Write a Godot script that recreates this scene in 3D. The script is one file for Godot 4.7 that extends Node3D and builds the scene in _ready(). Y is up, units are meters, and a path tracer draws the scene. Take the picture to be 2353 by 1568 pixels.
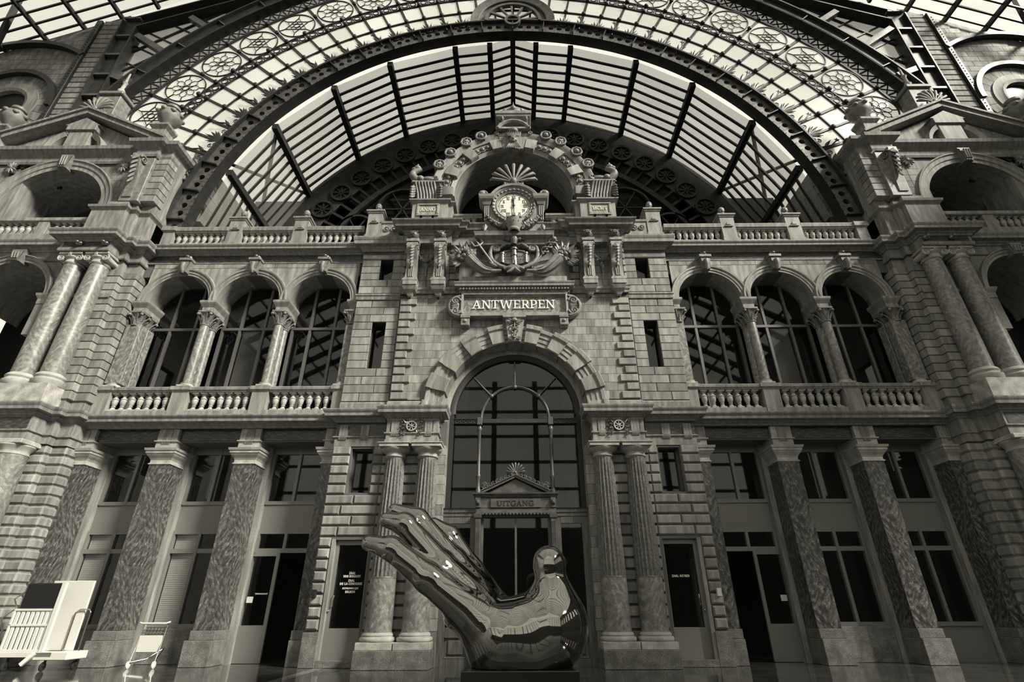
extends Node3D
# A grand railway-station hall seen from the floor: stone head wall, iron and glass above, polished bird sculpture in front.

var M := {}
var cache := {}
var rng := RandomNumberGenerator.new()
const PITCH := 0.2937

class MB:
	# collects triangles; s = -1 mirrors everything across the hall's axis
	var v := PackedVector3Array()
	var n := PackedVector3Array()
	var s := 1.0
	func _init(side := 1.0) -> void:
		s = side
	func tn(a: Vector3, b: Vector3, c: Vector3, na: Vector3, nb: Vector3, nc: Vector3) -> void:
		if s < 0.0:
			v.append(Vector3(-a.x, a.y, a.z)); v.append(Vector3(-b.x, b.y, b.z)); v.append(Vector3(-c.x, c.y, c.z))
			n.append(Vector3(-na.x, na.y, na.z)); n.append(Vector3(-nb.x, nb.y, nb.z)); n.append(Vector3(-nc.x, nc.y, nc.z))
		else:
			v.append(a); v.append(c); v.append(b)
			n.append(na); n.append(nc); n.append(nb)
	func t(a: Vector3, b: Vector3, c: Vector3) -> void:
		var m := (b - a).cross(c - a)
		if m.length_squared() < 1e-16: return
		m = m.normalized()
		tn(a, b, c, m, m, m)
	func q(a: Vector3, b: Vector3, c: Vector3, d: Vector3) -> void:
		t(a, b, c); t(a, c, d)
	func qo(a: Vector3, b: Vector3, c: Vector3, d: Vector3, o: Vector3) -> void:
		if (b - a).cross(c - a).dot((a + b + c + d) * 0.25 - o) < 0.0: q(d, c, b, a)
		else: q(a, b, c, d)
	func box(x0: float, x1: float, y0: float, y1: float, z0: float, z1: float) -> void:
		var o := Vector3(x0 + x1, y0 + y1, z0 + z1) * 0.5
		var p := []
		for i in 8: p.append(Vector3(x1 if i & 1 else x0, y1 if i & 2 else y0, z1 if i & 4 else z0))
		for f in [[0, 1, 3, 2], [4, 5, 7, 6], [0, 1, 5, 4], [2, 3, 7, 6], [0, 2, 6, 4], [1, 3, 7, 5]]:
			qo(p[f[0]], p[f[1]], p[f[2]], p[f[3]], o)
	func cbox(x0: float, x1: float, y0: float, y1: float, z0: float, z1: float, ch := 0.02) -> void:
		# box with all edges chamfered
		var o := Vector3(x0 + x1, y0 + y1, z0 + z1) * 0.5
		var h := Vector3(absf(x1 - x0), absf(y1 - y0), absf(z1 - z0)) * 0.5
		var c := minf(ch, minf(h.x, minf(h.y, h.z)) * 0.9)
		var P := func(sx: float, sy: float, sz: float, ax: int) -> Vector3:
			return o + Vector3(sx * (h.x - (0.0 if ax == 0 else c)), sy * (h.y - (0.0 if ax == 1 else c)), sz * (h.z - (0.0 if ax == 2 else c)))
		for k in [-1.0, 1.0]:
			qo(P.call(k, -1., -1., 0), P.call(k, 1., -1., 0), P.call(k, 1., 1., 0), P.call(k, -1., 1., 0), o)
			qo(P.call(-1., k, -1., 1), P.call(1., k, -1., 1), P.call(1., k, 1., 1), P.call(-1., k, 1., 1), o)
			qo(P.call(-1., -1., k, 2), P.call(1., -1., k, 2), P.call(1., 1., k, 2), P.call(-1., 1., k, 2), o)
			for m in [-1.0, 1.0]:
				qo(P.call(k, m, -1., 0), P.call(k, m, 1., 0), P.call(k, m, 1., 1), P.call(k, m, -1., 1), o)
				qo(P.call(k, -1., m, 0), P.call(k, 1., m, 0), P.call(k, 1., m, 2), P.call(k, -1., m, 2), o)
				qo(P.call(-1., k, m, 1), P.call(1., k, m, 1), P.call(1., k, m, 2), P.call(-1., k, m, 2), o)
				for l in [-1.0, 1.0]:
					var a: Vector3 = P.call(k, m, l, 0)
					var b: Vector3 = P.call(k, m, l, 1)
					var d: Vector3 = P.call(k, m, l, 2)
					if (b - a).cross(d - a).dot(a - o) < 0.0: t(a, d, b)
					else: t(a, b, d)
	func mould(path: Array, prof: Array, closed := false, caps := true) -> void:
		# sweeps a profile [out, y] along a plan path [x, z] with mitred corners; outward = right of... (-dz, dx)
		var m := path.size()
		var off := []
		for i in m:
			var d0 := Vector2.ZERO
			var d1 := Vector2.ZERO
			if i > 0 or closed: d0 = (Vector2(path[i]) - Vector2(path[(i - 1 + m) % m])).normalized()
			if i < m - 1 or closed: d1 = (Vector2(path[(i + 1) % m]) - Vector2(path[i])).normalized()
			if d0 == Vector2.ZERO: d0 = d1
			if d1 == Vector2.ZERO: d1 = d0
			var n0 := Vector2(-d0.y, d0.x)
			var n1 := Vector2(-d1.y, d1.x)
			var bi := (n0 + n1)
			bi = bi / maxf(bi.dot(n0), 0.3)
			off.append(bi)
		var cnt := m if closed else m - 1
		for i in cnt:
			var j := (i + 1) % m
			for k in prof.size() - 1:
				var p: Vector2 = prof[k]
				var r: Vector2 = prof[k + 1]
				var a = Vector2(path[i]) + off[i] * p.x
				var b = Vector2(path[j]) + off[j] * p.x
				var c = Vector2(path[j]) + off[j] * r.x
				var d = Vector2(path[i]) + off[i] * r.x
				q(Vector3(a.x, p.y, a.y), Vector3(b.x, p.y, b.y), Vector3(c.x, r.y, c.y), Vector3(d.x, r.y, d.y))
		if caps and not closed:
			var lo := 1e9
			for p in prof: lo = minf(lo, p.x)
			var poly := PackedVector2Array()
			for p in prof: poly.append(p)
			if prof[-1].x > lo + 1e-4: poly.append(Vector2(lo, prof[-1].y))
			if prof[0].x > lo + 1e-4: poly.append(Vector2(lo, prof[0].y))
			var idx := Geometry2D.triangulate_polygon(poly)
			for e in [0, m - 1]:
				for k in range(0, idx.size(), 3):
					var w := []
					for l in 3:
						var p: Vector2 = poly[idx[k + l]]
						var a: Vector2 = Vector2(path[e]) + off[e] * p.x
						w.append(Vector3(a.x, p.y, a.y))
					t(w[0], w[1], w[2])
	func rect(x0: float, x1: float, zf: float, zb: float) -> Array:
		return [Vector2(x0, zb), Vector2(x0, zf), Vector2(x1, zf), Vector2(x1, zb)]
	func nrm(prof: Array, sm: float) -> Array:
		# per segment end normals (2D, to the right of travel), smoothed under sm degrees
		var seg := []
		for k in prof.size() - 1:
			var d: Vector2 = (prof[k + 1] - prof[k]).normalized()
			seg.append(Vector2(d.y, -d.x))
		var out := []
		for k in seg.size():
			var a: Vector2 = seg[k]
			var b: Vector2 = seg[k]
			if k > 0 and seg[k].dot(seg[k - 1]) > cos(deg_to_rad(sm)): a = (seg[k] + seg[k - 1]).normalized()
			if k < seg.size() - 1 and seg[k].dot(seg[k + 1]) > cos(deg_to_rad(sm)): b = (seg[k] + seg[k + 1]).normalized()
			out.append([a, b])
		return out
	func lathe(prof: Array, o := Vector3.ZERO, segs := 20, xf := Basis(), a0 := 0.0, a1 := TAU) -> void:
		# profile [r, y] from bottom to top round the y axis
		var nn := nrm(prof, 40.0)
		for i in segs:
			var u0 := lerpf(a0, a1, float(i) / segs)
			var u1 := lerpf(a0, a1, float(i + 1) / segs)
			var e0 := Vector3(sin(u0), 0, cos(u0))
			var e1 := Vector3(sin(u1), 0, cos(u1))
			for k in prof.size() - 1:
				var p: Vector2 = prof[k]
				var r: Vector2 = prof[k + 1]
				var na: Vector2 = nn[k][0]
				var nb: Vector2 = nn[k][1]
				var a := o + xf * (e0 * p.x + Vector3.UP * p.y)
				var b := o + xf * (e1 * p.x + Vector3.UP * p.y)
				var c := o + xf * (e1 * r.x + Vector3.UP * r.y)
				var d := o + xf * (e0 * r.x + Vector3.UP * r.y)
				var n0 := xf * (e0 * na.x + Vector3.UP * na.y)
				var n1 := xf * (e1 * na.x + Vector3.UP * na.y)
				var n2 := xf * (e1 * nb.x + Vector3.UP * nb.y)
				var n3 := xf * (e0 * nb.x + Vector3.UP * nb.y)
				if p.x > 1e-5: tn(a, b, c, n0, n1, n2)
				if r.x > 1e-5: tn(a, c, d, n0, n2, n3)
	func revz(prof: Array, cx: float, cy: float, a0: float, a1: float, segs: int, caps := false) -> void:
		# profile [r, z] swept round an axis along z; angles in degrees from straight up, towards +x
		var nn := nrm(prof, 40.0)
		for i in segs:
			var u0 := deg_to_rad(lerpf(a0, a1, float(i) / segs))
			var u1 := deg_to_rad(lerpf(a0, a1, float(i + 1) / segs))
			var e0 := Vector3(sin(u0), cos(u0), 0)
			var e1 := Vector3(sin(u1), cos(u1), 0)
			for k in prof.size() - 1:
				var p: Vector2 = prof[k]
				var r: Vector2 = prof[k + 1]
				var na: Vector2 = nn[k][0]
				var nb: Vector2 = nn[k][1]
				var O := Vector3(cx, cy, 0)
				var a := O + e0 * p.x + Vector3.BACK * p.y
				var b := O + e0 * r.x + Vector3.BACK * r.y
				var c := O + e1 * r.x + Vector3.BACK * r.y
				var d := O + e1 * p.x + Vector3.BACK * p.y
				var sg := 1.0 if (b - a).cross(c - a).dot(e0 * na.x + Vector3.BACK * na.y) >= 0.0 else -1.0
				var n0 := (e0 * na.x + Vector3.BACK * na.y) * sg
				var n1 := (e0 * nb.x + Vector3.BACK * nb.y) * sg
				var n2 := (e1 * nb.x + Vector3.BACK * nb.y) * sg
				var n3 := (e1 * na.x + Vector3.BACK * na.y) * sg
				tn(a, b, c, n0, n1, n2); tn(a, c, d, n0, n2, n3)
		if caps:
			var poly := PackedVector2Array(prof)
			var idx := Geometry2D.triangulate_polygon(poly)
			for e in [a0, a1]:
				var u := deg_to_rad(e)
				var w := []
				for p in poly: w.append(Vector3(cx + sin(u) * p.x, cy + cos(u) * p.x, p.y))
				for k in range(0, idx.size(), 3): t(w[idx[k]], w[idx[k + 1]], w[idx[k + 2]])
	func tube(pts: Array, rad, segs := 8, caps := true) -> void:
		# rad: a number or an array of numbers
		var m := pts.size()
		if m < 2: return
		var rings := []
		var nrms := []
		var up := Vector3.ZERO
		for i in m:
			var d: Vector3 = (pts[mini(i + 1, m - 1)] - pts[maxi(i - 1, 0)]).normalized()
			if up == Vector3.ZERO:
				up = Vector3.UP if absf(d.y) < 0.9 else Vector3.RIGHT
			up = (up - d * up.dot(d)).normalized()
			var sd := d.cross(up)
			var r: float = rad[i] if rad is Array else rad
			var ring := []
			var nr := []
			for k in segs:
				var u := TAU * k / segs
				var e := up * cos(u) + sd * sin(u)
				ring.append(pts[i] + e * r); nr.append(e)
			rings.append(ring); nrms.append(nr)
		for i in m - 1:
			for k in segs:
				var l := (k + 1) % segs
				tn(rings[i][k], rings[i][l], rings[i + 1][l], nrms[i][k], nrms[i][l], nrms[i + 1][l])
				tn(rings[i][k], rings[i + 1][l], rings[i + 1][k], nrms[i][k], nrms[i + 1][l], nrms[i + 1][k])
		if caps:
			for k in range(1, segs - 1):
				t(rings[0][0], rings[0][k + 1], rings[0][k])
				t(rings[m - 1][0], rings[m - 1][k], rings[m - 1][k + 1])
	func bar(a: Vector3, b: Vector3, w: float, h: float, up := Vector3.BACK) -> void:
		# straight rectangular bar from a to b; h along up, w across
		var d := (b - a).normalized()
		var sd := d.cross(up).normalized() * w * 0.5
		var uu := sd.cross(d).normalized() * h * 0.5
		var o := (a + b) * 0.5
		var p := [a - sd - uu, a + sd - uu, a + sd + uu, a - sd + uu, b - sd - uu, b + sd - uu, b + sd + uu, b - sd + uu]
		for f in [[0, 1, 2, 3], [4, 5, 6, 7], [0, 1, 5, 4], [1, 2, 6, 5], [2, 3, 7, 6], [3, 0, 4, 7]]:
			qo(p[f[0]], p[f[1]], p[f[2]], p[f[3]], o)
	func ell(o: Vector3, r: Vector3, nu := 12, nv := 8, bs := Basis()) -> void:
		for j in nv:
			var f0 := PI * j / nv - PI / 2
			var f1 := PI * (j + 1) / nv - PI / 2
			for i in nu:
				var g0 := TAU * i / nu
				var g1 := TAU * (i + 1) / nu
				var e := []
				for w in [[f0, g0], [f0, g1], [f1, g1], [f1, g0]]:
					e.append(Vector3(cos(w[0]) * sin(w[1]), sin(w[0]), cos(w[0]) * cos(w[1])))
				var p := []
				var nn := []
				for k in 4:
					p.append(o + bs * (e[k] * r))
					nn.append((bs * (e[k] / r)).normalized())
				if j > 0: tn(p[0], p[1], p[2], nn[0], nn[1], nn[2])
				if j < nv - 1: tn(p[0], p[2], p[3], nn[0], nn[2], nn[3])
				elif j == nv - 1: tn(p[0], p[1], p[2], nn[0], nn[1], nn[2])
	func ext(poly: PackedVector2Array, z0: float, z1: float, xf := Transform3D(), bev := 0.0) -> void:
		# outline extruded from z0 to z1 (front), placed by xf
		var pl := poly
		if Geometry2D.is_polygon_clockwise(pl):
			pl = poly.duplicate(); pl.reverse()
		var fr := pl
		if bev > 0.0:
			var got := Geometry2D.offset_polygon(pl, -bev)
			if got.size() == 1: fr = got[0]
			else: bev = 0.0
			if fr.size() != pl.size(): bev = 0.0; fr = pl
		var idx := Geometry2D.triangulate_polygon(pl)
		var ifr := Geometry2D.triangulate_polygon(fr)
		for k in range(0, ifr.size(), 3):
			var a := xf * Vector3(fr[ifr[k]].x, fr[ifr[k]].y, z1)
			var b := xf * Vector3(fr[ifr[k + 1]].x, fr[ifr[k + 1]].y, z1)
			var c := xf * Vector3(fr[ifr[k + 2]].x, fr[ifr[k + 2]].y, z1)
			var fz := xf.basis * Vector3(0, 0, 1)
			if (b - a).cross(c - a).dot(fz) < 0.0: t(a, c, b)
			else: t(a, b, c)
		for k in range(0, idx.size(), 3):
			var a := xf * Vector3(pl[idx[k]].x, pl[idx[k]].y, z0)
			var b := xf * Vector3(pl[idx[k + 1]].x, pl[idx[k + 1]].y, z0)
			var c := xf * Vector3(pl[idx[k + 2]].x, pl[idx[k + 2]].y, z0)
			var fz := xf.basis * Vector3(0, 0, -1)
			if (b - a).cross(c - a).dot(fz) < 0.0: t(a, c, b)
			else: t(a, b, c)
		for k in pl.size():
			var l := (k + 1) % pl.size()
			q(xf * Vector3(pl[k].x, pl[k].y, z0), xf * Vector3(pl[l].x, pl[l].y, z0), xf * Vector3(pl[l].x, pl[l].y, z1 - bev), xf * Vector3(pl[k].x, pl[k].y, z1 - bev))
			if bev > 0.0:
				q(xf * Vector3(pl[k].x, pl[k].y, z1 - bev), xf * Vector3(pl[l].x, pl[l].y, z1 - bev), xf * Vector3(fr[l].x, fr[l].y, z1), xf * Vector3(fr[k].x, fr[k].y, z1))
	func leaf(base: Vector3, dir: Vector3, nor: Vector3, ln: float, w: float, curl := 0.4, th := 0.02, lob := 0) -> void:
		# a curved pointed leaf with a raised midrib
		var d := dir.normalized()
		var u := (nor - d * nor.dot(d)).normalized()
		var sd := d.cross(u)
		var rows := 7
		var pr := []
		for i in rows + 1:
			var x := float(i) / rows
			var ww := w * 0.5 * sin(PI * pow(clampf(x * 0.93 + 0.07, 0, 1), 0.75))
			if lob > 0: ww *= 0.75 + 0.25 * absf(sin(x * PI * lob))
			var c := base + d * ln * x + u * (curl * ln * x * x)
			var dd := u * th
			pr.append([c - sd * ww, c + dd * 1.4, c + sd * ww, c - dd * 0.6])
		for i in rows:
			var a: Array = pr[i]
			var b: Array = pr[i + 1]
			for k in 4:
				var l := (k + 1) % 4
				q(a[k], b[k], b[l], a[l])
	func spiral(o: Vector3, ax: Vector3, ay: Vector3, r0: float, r1: float, turns: float, rad: float, a0 := 0.0, n := 26, segs := 6) -> void:
		var pts := []
		var rr := []
		for i in n + 1:
			var x := float(i) / n
			var r := lerpf(r0, r1, pow(x, 0.8))
			var a := a0 + TAU * turns * x
			pts.append(o + (ax * cos(a) + ay * sin(a)) * r)
			rr.append(rad * lerpf(1.0, 0.55, x))
		tube(pts, rr, segs)
	func holeplate(o: Vector3, ax: Vector3, ay: Vector3, hx: float, hy: float, r: float, dep: float, n := 20) -> void:
		# a flat cell of half size hx, hy with a round hole of radius r and the wall of the hole
		var az := ax.cross(ay).normalized()
		var pin := []
		var pout := []
		for i in n:
			var a := TAU * (i + 0.5) / n
			var c := cos(a)
			var sn := sin(a)
			pin.append(o + ax * c * r + ay * sn * r)
			var f := minf(hx / maxf(absf(c), 1e-6), hy / maxf(absf(sn), 1e-6))
			pout.append(o + ax * c * f + ay * sn * f)
		for i in n:
			var j := (i + 1) % n
			q(pin[i], pout[i], pout[j], pin[j])
			q(pin[j], pin[j] - az * dep, pin[i] - az * dep, pin[i])
		for cx in [-1.0, 1.0]:
			for cy in [-1.0, 1.0]:
				var co: Vector3 = o + ax * hx * cx + ay * hy * cy
				# fill the corner left by the fan
				var best := []
				for i in n:
					best.append([(pout[i] - co).length(), i])
				best.sort()
				var a: Vector3 = pout[best[0][1]]
				var b: Vector3 = pout[best[1][1]]
				if (a - co).cross(b - co).dot(az) < 0.0: t(co, b, a)
				else: t(co, a, b)
	func mesh() -> ArrayMesh:
		var am := ArrayMesh.new()
		if v.is_empty(): return am
		var arr := []
		arr.resize(Mesh.ARRAY_MAX)
		arr[Mesh.ARRAY_VERTEX] = v
		arr[Mesh.ARRAY_NORMAL] = n
		am.add_surface_from_arrays(Mesh.PRIMITIVE_TRIANGLES, arr)
		return am

func V(x: float, y: float, z := 0.0) -> Vector3: return Vector3(x, y, z)
func P2(a: Array) -> Array:
	var r := []
	for i in range(0, a.size(), 2): r.append(Vector2(a[i], a[i + 1]))
	return r
func PP(a: Array) -> PackedVector2Array: return PackedVector2Array(P2(a))

func numbered(called: String) -> String: return called

func away(p: Node) -> Vector3:
	var o := Vector3.ZERO
	while p != self and p is Node3D:
		o += p.position
		p = p.get_parent()
	return o

# one named mesh; geometry given in hall coordinates unless at is set
func put(called: String, b, mat: Material, parent: Node = self, at := Vector3.ZERO) -> MeshInstance3D:
	var o := MeshInstance3D.new()
	o.name = called
	o.mesh = b.mesh() if b is MB else b
	o.material_override = mat
	parent.add_child(o, true)
	o.position = at - away(parent)
	return o

func thing(called: String, label: String, category: String, at := Vector3.ZERO, group := "") -> Node3D:
	var o := Node3D.new()
	o.name = called
	add_child(o, true)
	o.position = at
	tag(o, label, category, group)
	return o

func tag(o: Node, label: String, category: String, group := "") -> Node:
	o.set_meta("label", label)
	o.set_meta("category", category)
	if group: o.set_meta("group", group)
	return o

func struct(called: String, label := "", category := "wall") -> Node3D:
	var o := Node3D.new()
	o.name = called
	add_child(o, true)
	o.set_meta("kind", "structure")
	if label: tag(o, label, category)
	return o

func piece(called: String, b, mat: Material, label := "", category := "wall") -> MeshInstance3D:
	var o := put(called, b, mat)
	o.set_meta("kind", "structure")
	if label: tag(o, label, category)
	return o

# a dressed stone: chamfered front, sides, no back; shared between stones of one size
func stone(parent: Node, x0: float, x1: float, y0: float, y1: float, zf: float, dep: float, ch: float, mat: Material, called := "stone") -> MeshInstance3D:
	var w := snappedf(absf(x1 - x0), 0.002)
	var h := snappedf(absf(y1 - y0), 0.002)
	var key := "st%.3f_%.3f_%.3f_%.3f" % [w, h, dep, ch]
	if not cache.has(key):
		var b := MB.new()
		var a := w * 0.5
		var c := h * 0.5
		var f := [V(-a + ch, -c + ch, 0), V(a - ch, -c + ch, 0), V(a - ch, c - ch, 0), V(-a + ch, c - ch, 0)]
		var e := [V(-a, -c, -ch), V(a, -c, -ch), V(a, c, -ch), V(-a, c, -ch)]
		b.q(f[0], f[1], f[2], f[3])
		for i in 4:
			var j := (i + 1) % 4
			b.q(e[i], e[j], f[j], f[i])
			b.q(e[i] + V(0, 0, ch - dep), e[j] + V(0, 0, ch - dep), e[j], e[i])
		cache[key] = b.mesh()
	return put(called, cache[key], mat, parent, V((x0 + x1) * 0.5, (y0 + y1) * 0.5, zf))

# a stone with all its edges chamfered, for corners
func cornerstone(parent: Node, x0: float, x1: float, y0: float, y1: float, z0: float, z1: float, ch: float, mat: Material, called := "stone") -> MeshInstance3D:
	var w := snappedf(absf(x1 - x0), 0.002)
	var h := snappedf(absf(y1 - y0), 0.002)
	var d := snappedf(absf(z1 - z0), 0.002)
	var key := "cs%.3f_%.3f_%.3f_%.3f" % [w, h, d, ch]
	if not cache.has(key):
		var b := MB.new()
		b.cbox(-w / 2, w / 2, -h / 2, h / 2, -d / 2, d / 2, ch)
		cache[key] = b.mesh()
	return put(called, cache[key], mat, parent, V((x0 + x1) * 0.5, (y0 + y1) * 0.5, (z0 + z1) * 0.5))

func pick(list: Array) -> Material: return list[rng.randi() % list.size()]

# lettering as flat-cut raised letters, centred on at, width fitted
func letters(txt: String, parent: Node, at: Vector3, wid: float, hgt: float, dep: float, mat: Material, font := "Droid Serif", called := "lettering", bold := false) -> MeshInstance3D:
	var tm := TextMesh.new()
	var f := SystemFont.new()
	f.font_names = PackedStringArray([font])
	if bold: f.font_weight = 700
	tm.font = f
	tm.text = txt
	tm.font_size = 64
	tm.pixel_size = 0.01
	tm.depth = 0.1
	tm.curve_step = 2.0
	var bb := tm.get_aabb()
	var o := MeshInstance3D.new()
	o.name = called
	o.mesh = tm
	o.material_override = mat
	parent.add_child(o, true)
	var sc := V(wid / bb.size.x, hgt / bb.size.y, dep / maxf(bb.size.z, 0.001))
	o.scale = sc
	o.position = at - away(parent) - (bb.position + bb.size * 0.5) * sc
	return o

func _ready() -> void:
	rng.seed = 1905
	var cam := Camera3D.new()
	cam.name = "camera"
	cam.fov = rad_to_deg(2.0 * atan(784.0 / 1188.0))
	cam.near = 0.05
	cam.far = 300.0
	add_child(cam)
	var bz := Basis(Vector3.UP, deg_to_rad(0.3246)) * Basis(Vector3.RIGHT, deg_to_rad(27.438)) * Basis(Vector3.BACK, deg_to_rad(-0.1962))
	cam.transform = Transform3D(bz, V(0, 1.3286, 15.0))
	cam.current = true
	var env := Environment.new()
	env.background_mode = Environment.BG_SKY
	var sky := Sky.new()
	var sm := ProceduralSkyMaterial.new()
	sm.sky_top_color = Color(0.80, 0.79, 0.735)
	sm.sky_horizon_color = Color(0.86, 0.85, 0.79)
	sm.sky_curve = 0.2
	sm.ground_bottom_color = Color(0.22, 0.218, 0.2)
	sm.ground_horizon_color = Color(0.42, 0.416, 0.38)
	sm.sun_angle_max = 1.0
	sm.sky_energy_multiplier = 1.05
	var cn := FastNoiseLite.new()
	cn.noise_type = FastNoiseLite.TYPE_SIMPLEX_SMOOTH
	cn.frequency = 0.012
	cn.fractal_octaves = 5
	cn.seed = 5
	var cl := Image.create(512, 256, false, Image.FORMAT_RGBA8)
	for y in 256:
		for x in 512:
			var d := V(sin(TAU * x / 512.0), cos(PI * y / 256.0), cos(TAU * x / 512.0)) * 90.0
			var c := clampf(cn.get_noise_3dv(d) * 1.6 + 0.35, 0.0, 1.0)
			cl.set_pixel(x, y, Color(1, 0.99, 0.93, c))
	sm.sky_cover = ImageTexture.create_from_image(cl)
	sm.sky_cover_modulate = Color(1, 1, 1, 0.22)
	sky.sky_material = sm
	env.sky = sky
	env.tonemap_mode = Environment.TONE_MAPPER_LINEAR
	env.tonemap_exposure = 1.25
	env.sdfgi_enabled = true
	env.ssao_enabled = true
	env.ssil_enabled = true
	var we := WorldEnvironment.new()
	we.name = "environment"
	we.environment = env
	add_child(we)
	var sun := DirectionalLight3D.new()
	sun.name = "sun"
	sun.light_color = Color(1.0, 0.985, 0.93)
	sun.light_energy = 3.4
	sun.light_angular_distance = 12.0
	sun.shadow_enabled = true
	sun.sky_mode = DirectionalLight3D.SKY_MODE_LIGHT_ONLY
	add_child(sun)
	sun.look_at_from_position(V(0.68, 0.58, 0.45) * 50.0, Vector3.ZERO)
	materials()
	shell()
	center_bay()
	aedicule()
	coat_of_arms()
	clock()
	portal()
	for s in [-1.0, 1.0]:
		flank(s)
		wing(s)
		tower(s)
	iron()
	back_hall()
	shed()
	bird()
	carts()

func noise_tex(kind: int, freq: float, oct: int, lo: float, hi: float, sd: int, size := 512, gain := 0.5) -> NoiseTexture2D:
	var f := FastNoiseLite.new()
	f.noise_type = kind
	f.frequency = freq
	f.fractal_octaves = oct
	f.fractal_gain = gain
	f.seed = sd
	var t := NoiseTexture2D.new()
	t.width = size
	t.height = size
	t.seamless = true
	t.seamless_blend_skirt = 0.25
	var g := Gradient.new()
	g.set_color(0, Color(lo, lo, lo))
	g.set_color(1, Color(hi, hi, hi))
	t.color_ramp = g
	t.noise = f
	return t

func veins(sd: int, base: float, amp: float, vein: float, width: float, stretch: Vector2, size := 512) -> ImageTexture:
	# marble: mottled ground with thin pale warped veins; tiles because it is sampled on a torus
	var f := FastNoiseLite.new()
	f.noise_type = FastNoiseLite.TYPE_SIMPLEX_SMOOTH
	f.frequency = 1.0
	f.fractal_octaves = 4
	f.seed = sd
	var im := Image.create(size, size, false, Image.FORMAT_RGBA8)
	for y in size:
		for x in size:
			var a := TAU * x / size
			var c := TAU * y / size
			var p := V(cos(a) * stretch.x + cos(c) * stretch.y * 0.7, sin(a) * stretch.x + sin(c) * stretch.y, cos(c) * stretch.y)
			var m := f.get_noise_3dv(p * 1.6)
			var w := f.get_noise_3dv(p * 0.9 + V(7.3 + m, m * 1.3, 2.1))
			var w2 := f.get_noise_3dv(p * 2.3 + V(-3.3, m * 1.1, 9.7 + m))
			var r := exp(-absf(w) / width) * 0.55 + exp(-absf(w2) / (width * 0.8)) * 0.6
			r *= clampf(0.35 + m * 1.6, 0.0, 1.0)
			var g := clampf(base + amp * m + amp * 0.8 * f.get_noise_3dv(p * 9.0) + vein * r, 0.02, 1.0)
			im.set_pixel(x, y, Color(g, g, g))
	return ImageTexture.create_from_image(im)

func mat(called: String, g: float, rough := 0.8, metal := 0.0, tex: Texture2D = null, sc := Vector3.ONE, det: Texture2D = null, dsc := Vector3.ONE) -> StandardMaterial3D:
	var m := StandardMaterial3D.new()
	m.resource_name = called
	m.albedo_color = Color(g, g * 0.995, g * 0.965)
	m.roughness = rough
	m.metallic = metal
	m.cull_mode = BaseMaterial3D.CULL_DISABLED
	if tex:
		m.albedo_texture = tex
		m.uv1_triplanar = true
		m.uv1_world_triplanar = true
		m.uv1_scale = sc
	if det:
		m.detail_enabled = true
		m.detail_albedo = det
		m.detail_blend_mode = BaseMaterial3D.BLEND_MODE_MUL
		m.detail_uv_layer = BaseMaterial3D.DETAIL_UV_2
		m.uv2_triplanar = true
		m.uv2_world_triplanar = true
		m.uv2_scale = dsc
	M[called] = m
	return m

func pane_mat(called: String, g: float, alpha: float, rough := 0.02, spec := 0.5) -> StandardMaterial3D:
	var m := StandardMaterial3D.new()
	m.resource_name = called
	m.albedo_color = Color(g, g * 0.995, g * 0.96, alpha)
	m.transparency = BaseMaterial3D.TRANSPARENCY_ALPHA
	m.roughness = rough
	m.metallic_specular = spec
	m.cull_mode = BaseMaterial3D.CULL_DISABLED
	M[called] = m
	return m

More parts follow.
